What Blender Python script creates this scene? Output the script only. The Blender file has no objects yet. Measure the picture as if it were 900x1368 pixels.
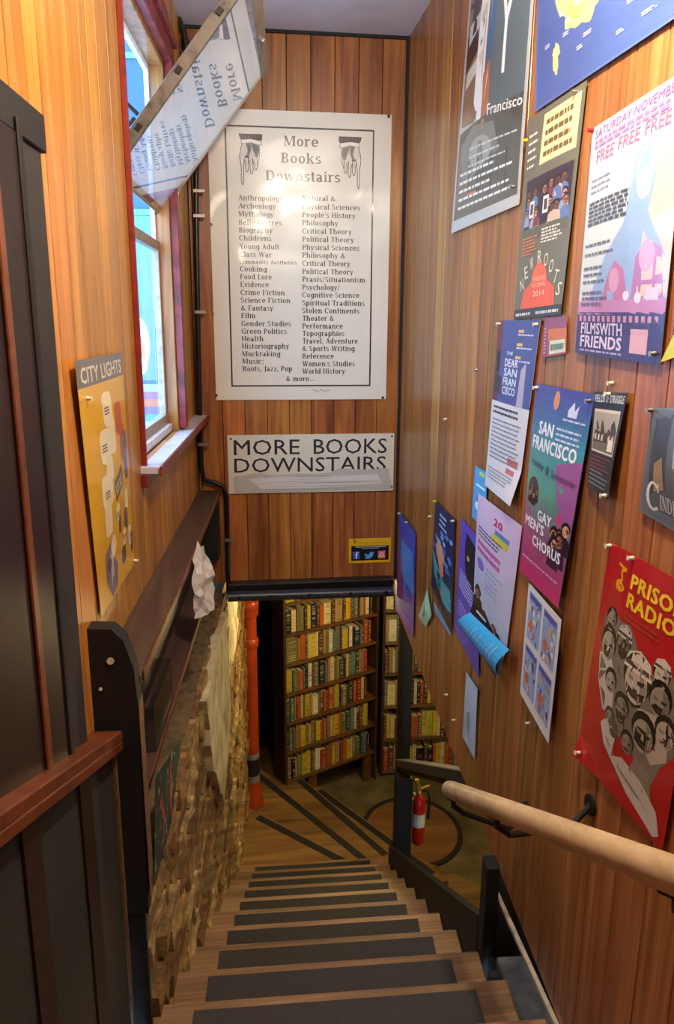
import bpy, bmesh, math, random
from mathutils import Vector as V, Matrix, noise
from mathutils.geometry import tessellate_polygon
random.seed(7)
sc = bpy.context.scene
COL = sc.collection
PI = math.pi
# ------------------------------------------------------------------ camera
FPX = 1019.5
def cam_axes():
    p, y, ro = [math.radians(a) for a in (13.697, 7.177, .316)]
    cy, sy, cp, sp = math.cos(y), math.sin(y), math.cos(p), math.sin(p)
    w = V((sy*cp, cy*cp, -sp)); r = V((cy, -sy, 0)); u = r.cross(w)
    c, s = math.cos(ro), math.sin(ro)
    return c*r+s*u, -s*r+c*u, w
CR, CU, CF = cam_axes()
EYE = V((0, 0, 1.5))
cd = bpy.data.cameras.new('camera'); cam = bpy.data.objects.new('camera', cd); COL.objects.link(cam)
cam.matrix_world = Matrix(((CR.x, CU.x, -CF.x, EYE.x), (CR.y, CU.y, -CF.y, EYE.y), (CR.z, CU.z, -CF.z, EYE.z), (0, 0, 0, 1)))
cd.sensor_fit = 'VERTICAL'; cd.sensor_height = 36; cd.lens = FPX*36/1368; cd.clip_start = .02
sc.camera = cam
# ------------------------------------------------------------------ light, sky, exposure
sc.view_settings.view_transform = 'Standard'; sc.view_settings.look = 'None'
sc.view_settings.gamma = 1; sc.view_settings.use_curve_mapping = False
sc.view_settings.exposure = 1.2
wd = bpy.data.worlds.new('sky'); sc.world = wd; wd.use_nodes = True
nt = wd.node_tree; bg = nt.nodes['Background']
bg.inputs[0].default_value = (.42, .68, 1, 1); bg.inputs[1].default_value = 4.8
def lamp(name, loc, power, col, r=.06):
    d = bpy.data.lights.new(name, 'POINT'); d.energy = power; d.color = col; d.shadow_soft_size = r
    o = bpy.data.objects.new(name, d); o.location = loc; COL.objects.link(o); return o
WARM = (1, .86, .66)
lamp('upstairs_light', (.38, 1.25, 2.36), 34, WARM, .045)
lamp('upstairs_light', (.1, -1.1, 2.4), 3.5, WARM, .07)  # unseen fill light behind the camera, added to lift the room
pl_ = bpy.data.lights.new('window_portal', 'AREA'); pl_.shape = 'RECTANGLE'; pl_.size = 1.25; pl_.size_y = .8; pl_.cycles.is_portal = True
po_ = bpy.data.objects.new('window_portal', pl_); COL.objects.link(po_)
lamp('basement_bulb', (1.15, 4.55, -.15), 26, (1, .72, .34), .08)
lamp('basement_bulb', (1.9, 3.2, -.5), 12, (1, .74, .33), .08)
lamp('basement_bulb', (.35, 4.3, .05), 5, (1, .74, .33), .08)
# ------------------------------------------------------------------ coordinates
A = math.radians(3.65)
LAX = V((math.sin(A), math.cos(A), 0)); LN = V((math.cos(A), -math.sin(A), 0)); LP0 = V((-.207, 3.58, 0))
def LW(s, t, z): return LP0 + LAX*(s-3.58) + LN*t + V((0, 0, z))       # along left wall, off it, height
B = math.radians(3.876); SK = math.radians(1.83)
SAX = V((math.sin(B), math.cos(B), 0)); SLT = V((math.cos(B), -math.sin(B), 0)); STR = V((math.cos(SK), -math.sin(SK), 0))
def ST(d, l, z): return SAX*d + SLT*l + V((0, 0, z))
def ray(x, y): return (x-450)/FPX*CR - (y-684)/FPX*CU + CF
def onP(x, y, p0, n):
    d = ray(x, y); return EYE + d*(((p0-EYE).dot(n))/d.dot(n))
def onX(x, y, X): return onP(x, y, V((X, 0, 0)), V((1, 0, 0)))
def onY(x, y, Y): return onP(x, y, V((0, Y, 0)), V((0, 1, 0)))
def onZ(x, y, Z): return onP(x, y, V((0, 0, Z)), V((0, 0, 1)))
def onL(x, y, t=0): return onP(x, y, LP0+LN*t, LN)
RX = .75; EY = 3.58; CZ = 2.70
po_.matrix_world = Matrix.Translation(LW(2.64, -.09, 1.75)) @ Matrix(((0, LAX.x, -LN.x, 0), (0, LAX.y, -LN.y, 0), (1, 0, 0, 0), (0, 0, 0, 1)))
# ------------------------------------------------------------------ materials
def lin(c):
    if isinstance(c, str): c = [int(c[i:i+2], 16)/255 for i in (0, 2, 4)]
    return tuple(((v/12.92) if v <= .04045 else ((v+.055)/1.055)**2.4) for v in c) + (1,)
def newmat(name):
    m = bpy.data.materials.new(name); m.use_nodes = True
    return m, m.node_tree, m.node_tree.nodes['Principled BSDF']
def wood(name, dark, mid, light, axis=2, rough=.38, vary=.35, grain=26, coat=0, bump=.12):
    m, t, b = newmat(name); N = t.nodes; L = t.links
    tc = N.new('ShaderNodeTexCoord'); oi = N.new('ShaderNodeObjectInfo')
    mu = N.new('ShaderNodeMath'); mu.operation = 'MULTIPLY'; mu.inputs[1].default_value = 37
    L.new(oi.outputs['Random'], mu.inputs[0])
    ad = N.new('ShaderNodeVectorMath'); ad.operation = 'ADD'
    L.new(tc.outputs['Object'], ad.inputs[0]); L.new(mu.outputs[0], ad.inputs[1])
    mp = N.new('ShaderNodeMapping'); s = [grain]*3; s[axis] = 1.3; mp.inputs['Scale'].default_value = s
    L.new(ad.outputs[0], mp.inputs[0])
    n1 = N.new('ShaderNodeTexNoise'); n1.inputs['Scale'].default_value = 1; n1.inputs['Detail'].default_value = 6
    n1.inputs['Roughness'].default_value = .62; n1.inputs['Distortion'].default_value = 1.1; L.new(mp.outputs[0], n1.inputs['Vector'])
    mp2 = N.new('ShaderNodeMapping'); s = [5]*3; s[axis] = .8; mp2.inputs['Scale'].default_value = s; L.new(ad.outputs[0], mp2.inputs[0])
    n2 = N.new('ShaderNodeTexNoise'); n2.inputs['Scale'].default_value = 1; n2.inputs['Detail'].default_value = 3; L.new(mp2.outputs[0], n2.inputs['Vector'])
    mx = N.new('ShaderNodeMath'); mx.operation = 'MULTIPLY_ADD'; mx.inputs[1].default_value = .6
    sub = N.new('ShaderNodeMath'); sub.operation = 'MULTIPLY'; sub.inputs[1].default_value = .4
    L.new(n2.outputs[0], sub.inputs[0]); L.new(n1.outputs[0], mx.inputs[0]); L.new(sub.outputs[0], mx.inputs[2])
    cr = N.new('ShaderNodeValToRGB'); e = cr.color_ramp.elements
    e[0].position = .34; e[0].color = lin(dark); e[1].position = .66; e[1].color = lin(light)
    k = cr.color_ramp.elements.new(.5); k.color = lin(mid)
    L.new(mx.outputs[0], cr.inputs[0])
    hs = N.new('ShaderNodeHueSaturation')
    mr = N.new('ShaderNodeMapRange'); mr.inputs['To Min'].default_value = 1-vary; mr.inputs['To Max'].default_value = 1+vary
    L.new(oi.outputs['Random'], mr.inputs[0]); L.new(mr.outputs[0], hs.inputs['Value'])
    fr = N.new('ShaderNodeMath'); fr.operation = 'FRACT'; L.new(mu.outputs[0], fr.inputs[0])
    mr2 = N.new('ShaderNodeMapRange'); mr2.inputs['To Min'].default_value = .485; mr2.inputs['To Max'].default_value = .505
    L.new(fr.outputs[0], mr2.inputs[0]); L.new(mr2.outputs[0], hs.inputs['Hue'])
    L.new(cr.outputs[0], hs.inputs['Color']); L.new(hs.outputs[0], b.inputs['Base Color'])
    b.inputs['Roughness'].default_value = rough; b.inputs['Coat Weight'].default_value = coat; b.inputs['Coat Roughness'].default_value = .2
    bp = N.new('ShaderNodeBump'); bp.inputs['Strength'].default_value = bump; bp.inputs['Distance'].default_value = .004
    L.new(n1.outputs[0], bp.inputs['Height']); L.new(bp.outputs[0], b.inputs['Normal'])
    return m
def plain(name, col, rough=.5, metal=0, var=.12, scale=18, bump=0, col2=None, coat=0):
    m, t, b = newmat(name); N = t.nodes; L = t.links
    tc = N.new('ShaderNodeTexCoord'); n = N.new('ShaderNodeTexNoise'); n.inputs['Scale'].default_value = scale; n.inputs['Detail'].default_value = 5
    L.new(tc.outputs['Object'], n.inputs['Vector'])
    c = lin(col); c1 = tuple(v*(1-var*2) for v in c[:3])+(1,); c2 = lin(col2) if col2 else tuple(min(1, v*(1+var)) for v in c[:3])+(1,)
    cr = N.new('ShaderNodeValToRGB'); e = cr.color_ramp.elements; e[0].position = .3; e[0].color = c1; e[1].position = .68; e[1].color = c2
    k = cr.color_ramp.elements.new(.45); k.color = c
    L.new(n.outputs[0], cr.inputs[0]); L.new(cr.outputs[0], b.inputs['Base Color'])
    b.inputs['Roughness'].default_value = rough; b.inputs['Metallic'].default_value = metal; b.inputs['Coat Weight'].default_value = coat
    if bump:
        bp = N.new('ShaderNodeBump'); bp.inputs['Strength'].default_value = bump; bp.inputs['Distance'].default_value = .01
        L.new(n.outputs[0], bp.inputs['Height']); L.new(bp.outputs[0], b.inputs['Normal'])
    return m
def printed(name, rough=.35, coat=0, bump=0, bscale=5):
    m, t, b = newmat(name); N = t.nodes; L = t.links
    a = N.new('ShaderNodeAttribute'); a.attribute_name = 'Col'; L.new(a.outputs['Color'], b.inputs['Base Color'])
    b.inputs['Roughness'].default_value = rough; b.inputs['Coat Weight'].default_value = coat; b.inputs['Coat Roughness'].default_value = .08
    if bump:
        tc = N.new('ShaderNodeTexCoord'); n = N.new('ShaderNodeTexNoise'); n.inputs['Scale'].default_value = bscale; n.inputs['Detail'].default_value = 2
        L.new(tc.outputs['Object'], n.inputs['Vector'])
        bp = N.new('ShaderNodeBump'); bp.inputs['Strength'].default_value = bump; bp.inputs['Distance'].default_value = .05
        L.new(n.outputs[0], bp.inputs['Height'])
        L.new(bp.outputs[0], b.inputs['Normal']); L.new(bp.outputs[0], b.inputs['Coat Normal'])
    return m
def pane_mat(ior=1.75, dust=0, film=0):
    m, t, b = newmat('window_glass'); N = t.nodes; L = t.links; N.remove(b)
    tr = N.new('ShaderNodeBsdfTransparent'); tr.inputs[0].default_value = (.93, .97, 1, 1)
    gl = N.new('ShaderNodeBsdfGlossy'); gl.inputs['Roughness'].default_value = .015
    fr = N.new('ShaderNodeFresnel'); fr.inputs['IOR'].default_value = ior
    ge = N.new('ShaderNodeNewGeometry'); iv = N.new('ShaderNodeMath'); iv.operation = 'SUBTRACT'; iv.inputs[0].default_value = 1; L.new(ge.outputs['Backfacing'], iv.inputs[1])
    mf = N.new('ShaderNodeMath'); mf.operation = 'MULTIPLY'; mxm = N.new('ShaderNodeMath'); mxm.operation = 'MAXIMUM'; mxm.inputs[1].default_value = film; L.new(fr.outputs[0], mxm.inputs[0]); L.new(mxm.outputs[0], mf.inputs[0]); L.new(iv.outputs[0], mf.inputs[1])   # one reflection per pane, at its front face
    mx = N.new('ShaderNodeMixShader'); L.new(mf.outputs[0], mx.inputs[0]); L.new(tr.outputs[0], mx.inputs[1]); L.new(gl.outputs[0], mx.inputs[2])
    if dust:
        df = N.new('ShaderNodeBsdfDiffuse'); df.inputs[0].default_value = (.8, .84, .9, 1); tl = N.new('ShaderNodeBsdfTranslucent'); tl.inputs[0].default_value = (.8, .86, .95, 1)
        am = N.new('ShaderNodeMixShader'); am.inputs[0].default_value = .6; L.new(df.outputs[0], am.inputs[1]); L.new(tl.outputs[0], am.inputs[2])
        fm = N.new('ShaderNodeMixShader'); fm.inputs[0].default_value = dust; L.new(mx.outputs[0], fm.inputs[1]); L.new(am.outputs[0], fm.inputs[2]); mx = fm
    L.new(mx.outputs[0], N['Material Output'].inputs[0]); return m
def clear_plastic():
    m, t, b = newmat('clear_plastic'); N = t.nodes; L = t.links; N.remove(b)
    tr = N.new('ShaderNodeBsdfTransparent'); tr.inputs[0].default_value = (.8, .84, .86, 1)
    gl = N.new('ShaderNodeBsdfGlossy'); gl.inputs['Roughness'].default_value = .15
    mx = N.new('ShaderNodeMixShader'); mx.inputs[0].default_value = .22; L.new(tr.outputs[0], mx.inputs[1]); L.new(gl.outputs[0], mx.inputs[2])
    L.new(mx.outputs[0], N['Material Output'].inputs[0]); return m
def book_mat():
    m, t, b = newmat('book_cover'); N = t.nodes; L = t.links
    oi = N.new('ShaderNodeObjectInfo'); tc = N.new('ShaderNodeTexCoord'); sp = N.new('ShaderNodeSeparateXYZ'); L.new(tc.outputs['Generated'], sp.inputs[0])
    # title block: a band of letters down the spine, its height from the book's own random number
    mu = N.new('ShaderNodeMath'); mu.operation = 'MULTIPLY'; mu.inputs[1].default_value = 91; L.new(oi.outputs['Random'], mu.inputs[0])
    cb = N.new('ShaderNodeCombineXYZ'); sc1 = N.new('ShaderNodeMath'); sc1.operation = 'MULTIPLY'; sc1.inputs[1].default_value = 26
    L.new(sp.outputs[2], sc1.inputs[0]); L.new(sc1.outputs[0], cb.inputs[2]); L.new(mu.outputs[0], cb.inputs[0])
    n = N.new('ShaderNodeTexNoise'); n.inputs['Scale'].default_value = 1; n.inputs['Detail'].default_value = 1; L.new(cb.outputs[0], n.inputs['Vector'])
    g = N.new('ShaderNodeMath'); g.operation = 'GREATER_THAN'; g.inputs[1].default_value = .57; L.new(n.outputs[0], g.inputs[0])
    ms = N.new('ShaderNodeMath'); ms.operation = 'COMPARE'; ms.inputs[1].default_value = .5; ms.inputs[2].default_value = .26; L.new(sp.outputs[0], ms.inputs[0])
    an = N.new('ShaderNodeMath'); an.operation = 'MULTIPLY'; L.new(g.outputs[0], an.inputs[0]); L.new(ms.outputs[0], an.inputs[1])
    sc2 = N.new('ShaderNodeMath'); sc2.operation = 'MULTIPLY'; sc2.inputs[1].default_value = .62; L.new(an.outputs[0], sc2.inputs[0])
    # ink is dark on light covers and pale on dark ones
    bw = N.new('ShaderNodeRGBToBW'); L.new(oi.outputs['Color'], bw.inputs[0])
    lt = N.new('ShaderNodeMath'); lt.operation = 'LESS_THAN'; lt.inputs[1].default_value = .16; L.new(bw.outputs[0], lt.inputs[0])
    ink = N.new('ShaderNodeMixRGB'); L.new(lt.outputs[0], ink.inputs[0]); ink.inputs[1].default_value = (.03, .03, .03, 1); ink.inputs[2].default_value = (.75, .7, .5, 1)
    mx = N.new('ShaderNodeMixRGB'); L.new(sc2.outputs[0], mx.inputs[0]); L.new(oi.outputs['Color'], mx.inputs[1]); L.new(ink.outputs[0], mx.inputs[2])
    L.new(mx.outputs[0], b.inputs['Base Color']); b.inputs['Roughness'].default_value = .45
    return m
def brick_mat():
    m, t, b = newmat('old_brick'); N = t.nodes; L = t.links
    oi = N.new('ShaderNodeObjectInfo'); tc = N.new('ShaderNodeTexCoord'); n = N.new('ShaderNodeTexNoise'); n.inputs['Scale'].default_value = 22; n.inputs['Detail'].default_value = 7
    n.inputs['Roughness'].default_value = .7
    L.new(tc.outputs['Object'], n.inputs['Vector'])
    cr = N.new('ShaderNodeValToRGB'); e = cr.color_ramp.elements; e[0].position = 0; e[0].color = lin('7c5a34'); e[1].position = 1; e[1].color = lin('d6c08c')
    for p, c in ((.25, 'a88050'), (.45, '8e7c4c'), (.62, 'c4a468'), (.8, '8e6c40')): k = e.new(p); k.color = lin(c)
    L.new(oi.outputs['Random'], cr.inputs[0])
    c2 = N.new('ShaderNodeValToRGB'); e = c2.color_ramp.elements; e[0].position = .36; e[0].color = (.3, .26, .2, 1); e[1].position = .66; e[1].color = (1.25, 1.2, 1.05, 1)
    L.new(n.outputs[0], c2.inputs[0])
    mx = N.new('ShaderNodeMixRGB'); mx.blend_type = 'MULTIPLY'; mx.inputs[0].default_value = 1; L.new(cr.outputs[0], mx.inputs[1]); L.new(c2.outputs[0], mx.inputs[2])
    L.new(mx.outputs[0], b.inputs['Base Color']); b.inputs['Roughness'].default_value = .85
    bp = N.new('ShaderNodeBump'); bp.inputs['Strength'].default_value = .8; bp.inputs['Distance'].default_value = .012
    L.new(n.outputs[0], bp.inputs['Height']); L.new(bp.outputs[0], b.inputs['Normal'])
    return m
M = {}
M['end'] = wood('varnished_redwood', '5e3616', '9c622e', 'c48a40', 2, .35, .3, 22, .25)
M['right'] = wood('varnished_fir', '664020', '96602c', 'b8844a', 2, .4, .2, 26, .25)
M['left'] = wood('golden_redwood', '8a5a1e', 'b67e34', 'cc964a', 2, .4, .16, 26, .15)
M['tread'] = wood('worn_oak', '6b5236', '94744c', 'b8966a', 0, .5, .12, 34, 0, .3)
M['plank'] = wood('basement_floor_planks', '5c4426', '806236', '9c7c48', 0, .45, .1, 20)
M['rail'] = wood('bare_fir_handrail', '9c8660', 'b69e74', 'ccb68c', 1, .45, .05, 34)
M['shelf'] = wood('dark_stained_shelf', '33241c', '4a372d', '62493a', 1, .42, .12, 20)
M['darkdoor'] = wood('dark_brown_door', '1a0f0c', '241713', '302019', 2, .4, .25, 20)
M['brownrail'] = wood('reddish_brown_cap_rail', '4c2814', '6a3a1e', '804a28', 0, .35, .05, 22)
M['bookcase'] = wood('bookcase_wood', '4a3214', '624420', '7a562a', 0, .5, .1, 18)
M['bookside'] = wood('bookcase_side_wood', '301e10', '3e2816', '50361e', 2, .5, .1, 18)
M['black'] = plain('black_paint', '0f0d0c', .7, 0, .15, 8, .05)
M['blackpanel'] = plain('worn_black_paint', '1c1715', .6, 0, .2, 7, .1)
M['greenblack'] = plain('green_black_paint', '171a15', .85, 0, .3, 4, .1, '26201a')
M['beigetrim'] = plain('worn_beige_edge', '6e5238', .6, 0, .3, 30)
M['greyrail'] = plain('grey_painted_rail', '262321', .75, 0, .15, 20)
M['navyledge'] = plain('scuffed_navy_paint', '3a3d44', .55, 0, .3, 14, .1, '5c5e62')
M['whitetrim'] = plain('chipped_white_paint', 'b9ab93', .6, 0, .2, 25, .1)
M['ceiling'] = plain('ceiling_plaster', 'd0cdd6', .8, 0, .04, 10, .1)
M['red'] = plain('oxblood_paint', '6e1a1c', .38, 0, .25, 20, .1, '8a3230')
M['redbright'] = plain('dull_red_paint', '7c241c', .4, 0, .2, 22, .1)
M['sash'] = plain('worn_grey_sash', '9a8f80', .45, 0, .18, 25, .1)
M['whitepaint'] = plain('flaking_white_paint', 'ccd0d6', .5, 0, .18, 30, .15)
M['sill'] = plain('pale_sill_paint', 'b8b2bc', .4, 0, .14, 20, .15)
M['iron'] = plain('dark_iron', '2a2624', .45, .6, .2, 30)
M['steel'] = plain('dull_steel', '9a9690', .35, .8, .1, 30)
M['conduit'] = plain('black_conduit', '0e0d0d', .35, 0, .1, 20)
M['oxpipe'] = plain('oxblood_pipe', '4c1618', .35, 0, .2, 20)
M['vinyl'] = plain('black_vinyl', '0d0d10', .35, 0, .1, 30, .1)
M['vinylsheen'] = plain('vinyl_painted_sheen', '2b3140', .35, 0, .15, 30, .1)  # black vinyl with its blue-grey highlight put into the base colour
M['pipered'] = plain('orange_red_pipe_paint', 'a03812', .42, 0, .15, 10, .06, coat=.2)
M['pipegrey'] = plain('grey_band_paint', '7c7a70', .5)
M['grip'] = plain('anti_slip_tape', '3a3836', .85, 0, .12, 120, .3)
M['gripdark'] = plain('dark_anti_slip_tape', '201c17', .85, 0, .12, 120, .3)
M['carpet'] = plain('olive_concrete_floor', '5e5232', .8, 0, .18, 5, .1, '766a44')
M['plywood'] = wood('plywood_disc', '6a4c22', '7e5c2c', '947040', 0, .6, .05, 14)
M['basewall'] = plain('basement_wall_dark', '2a2018', .8, 0, .2, 6)
M['plaster'] = plain('peeling_cream_plaster', 'c4b890', .8, 0, .25, 9, .8, 'ded6b4')
M['mortar'] = plain('crumbly_mortar', '6e5a3c', .95, 0, .35, 30, .9)
M['brick'] = brick_mat()
M['print'] = printed('printed_paper', .42, 0)
M['gloss'] = printed('glossy_printed_paper', .32, .35, .12, 4)
M['enamel'] = printed('enamelled_sign_face', .3, .8, .35, 2.2)
M['mattesign'] = printed('painted_sign_face', .4, .15, .1, 6)
M['glass'] = pane_mat(3.0, .08, .88); M['glasslow'] = pane_mat(1.2, .03);
M['sashdark'] = plain('dull_dark_sash_metal', '5c5854', .5, .2, .3, 30); M['clear'] = clear_plastic(); M['book'] = book_mat()
M['pages'] = plain('page_edges', 'cdbf93', .8, 0, .1, 60)
M['brass'] = plain('brass', 'c8a040', .3, .7, .1, 20)
M['extred'] = plain('extinguisher_red', 'c01a10', .3, 0, .05, 10, coat=.4)
M['white'] = plain('white_label', 'd8d4c8', .5)
M['pin'] = plain('pin_plastic', 'd8d2c0', .35)
M['pinred'] = plain('red_pin_plastic', 'b01818', .35); M['pinyellow'] = plain('yellow_pin_plastic', 'd8b820', .35)
M['bluewall'] = plain('sky_blue_paint', '1c4a80', .6, 0, .08, 3)
M['bluelight'] = plain('pale_blue_trim', '4a7cb4', .6, 0, .06, 5)
M['bluedark'] = plain('deep_blue_panel', '123c74', .5, 0, .1, 3)
M['pave'] = plain('pavement', '8a8a90', .9, 0, .1, 8)
M['steelpost'] = plain('dark_brown_post', '1d1a18', .5, 0, .15, 10)
# ------------------------------------------------------------------ object helpers
def O(p): return p.get('_org') if False else ORG[p.name]
ORG = {}
def root(name, loc, label=None, cat=None, group=None, kind=None):
    o = bpy.data.objects.new(name, None); o.empty_display_size = .05; COL.objects.link(o); o.location = loc; ORG[o.name] = V(loc)
    tag(o, label, cat, group, kind); return o
def tag(o, label=None, cat=None, group=None, kind=None):
    if label: o['label'] = label
    if cat: o['category'] = cat
    if group: o['group'] = group
    if kind: o['kind'] = kind
    return o
class MB:
    def __init__(s): s.v = []; s.f = []; s.c = []
    def quad(s, a, b, c, d, col=None): s.poly([a, b, c, d], col)
    def poly(s, pts, col=None):
        n = len(s.v); s.v += [V(p) for p in pts]; s.f.append(list(range(n, n+len(pts)))); s.c.append(col)
    def hexa(s, p, col=None):         # 8 corners: bottom 4, top 4
        n = len(s.v); s.v += [V(q) for q in p]
        for f in ((0, 3, 2, 1), (4, 5, 6, 7), (0, 1, 5, 4), (1, 2, 6, 5), (2, 3, 7, 6), (3, 0, 4, 7)): s.f.append([n+i for i in f]); s.c.append(col)
    def box(s, o, ex, ey, ez, col=None):   # corner o and three edge vectors
        o, ex, ey, ez = V(o), V(ex), V(ey), V(ez)
        s.hexa([o, o+ex, o+ex+ey, o+ey, o+ez, o+ex+ez, o+ex+ey+ez, o+ey+ez], col)
    def cbox(s, a, b, col=None):       # axis aligned, two corners
        a, b = V(a), V(b); s.box(a, (b.x-a.x, 0, 0), (0, b.y-a.y, 0), (0, 0, b.z-a.z), col)
    def prism(s, pts, e, col=None):    # polygon extruded by e
        n = len(s.v); k = len(pts); s.v += [V(p) for p in pts]+[V(p)+V(e) for p in pts]
        s.f.append([n+i for i in range(k)][::-1]); s.c.append(col); s.f.append([n+k+i for i in range(k)]); s.c.append(col)
        for i in range(k): j = (i+1) % k; s.f.append([n+i, n+j, n+k+j, n+k+i]); s.c.append(col)
    def tube(s, pts, r, seg=10, cap=True):
        pts = [V(p) for p in pts]; rs = r if isinstance(r, (list, tuple)) else [r]*len(pts)
        n0 = len(s.v); up = V((.137, .21, .97)).normalized()
        for i, p in enumerate(pts):
            d = (pts[min(i+1, len(pts)-1)]-pts[max(i-1, 0)]).normalized()
            a = d.cross(up)
            if a.length < .05: a = d.cross(V((1, 0, 0)))
            a.normalize(); b = d.cross(a).normalized()
            if i: # keep the ring from twisting
                a = (pa - d*pa.dot(d)).normalized(); b = d.cross(a)
            pa = a
            for k in range(seg): t = 2*PI*k/seg; s.v.append(p+(a*math.cos(t)+b*math.sin(t))*rs[i])
        for i in range(len(pts)-1):
            for k in range(seg):
                q = n0+i*seg; s.f.append([q+k, q+(k+1) % seg, q+seg+(k+1) % seg, q+seg+k]); s.c.append(None)
        if cap:
            s.f.append([n0+k for k in range(seg)][::-1]); s.c.append(None); q = n0+(len(pts)-1)*seg; s.f.append([q+k for k in range(seg)]); s.c.append(None)
    def build(s, name, mat, parent=None, label=None, smooth=False, bevel=0, origin=None, **kw):
        me = bpy.data.meshes.new(name)
        org = V(origin) if origin is not None else (sum(s.v, V())/max(1, len(s.v)))
        me.from_pydata([tuple(v-org) for v in s.v], [], s.f)
        if any(c is not None for c in s.c):
            at = me.color_attributes.new('Col', 'FLOAT_COLOR', 'CORNER'); i = 0; buf = []
            for f, c in zip(s.f, s.c): buf += list(c or (1, 1, 1, 1))*len(f)
            at.data.foreach_set('color', buf)
        me.materials.append(M[mat] if isinstance(mat, str) else mat)
        bm = bmesh.new(); bm.from_mesh(me)
        if not any(c is not None for c in s.c):
            bmesh.ops.remove_doubles(bm, verts=bm.verts, dist=1e-5)
            bmesh.ops.recalc_face_normals(bm, faces=bm.faces)
            if bevel: bmesh.ops.bevel(bm, geom=list(bm.edges), offset=bevel, segments=1, affect='EDGES', clamp_overlap=True)
        bm.to_mesh(me); bm.free()
        if smooth:
            for p in me.polygons: p.use_smooth = True
            try: me.set_sharp_from_angle(angle=math.radians(45))
            except Exception: pass
        o = bpy.data.objects.new(name, me); COL.objects.link(o)
        if parent: o.parent = parent; o.location = org-ORG[parent.name]
        else: o.location = org
        ORG[o.name] = org
        tag(o, label, **kw); return o
def copyto(src, parent, delta):
    c = src.copy(); COL.objects.link(c); c.parent = parent; c.location = src.location+V(delta) if parent is src.parent else src.location
    ORG[c.name] = ORG[src.name]+V(delta); return c
# ------------------------------------------------------------------ lettering: the built-in font, slab serifs grown on flat stem ends
_tc = {}
def glyphs(txt, bold=0, serif=False):
    key = (txt, bold, serif)
    if key in _tc: return _tc[key]
    cu = bpy.data.curves.new('t', 'FONT'); cu.body = txt; cu.size = 1; cu.resolution_u = 2; cu.fill_mode = 'FRONT'
    if bold: cu.space_character = 1.0+bold*2
    ob = bpy.data.objects.new('t', cu); COL.objects.link(ob)
    dg = bpy.context.evaluated_depsgraph_get(); me = ob.evaluated_get(dg).to_mesh()
    vs = [v.co.copy() for v in me.vertices]; tris = [list(p.vertices) for p in me.polygons]
    polys = [[(vs[i].x, vs[i].y) for i in t] for t in tris]
    if bold: polys = [[(x+dx, y+dy) for x, y in q] for dx, dy in ((-bold, -bold*.6), (bold, -bold*.6), (bold, bold*.6), (-bold, bold*.6), (0, 0)) for q in polys]
    bpy.data.objects.remove(ob); bpy.data.curves.remove(cu)
    _tc[key] = polys; return polys
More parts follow.
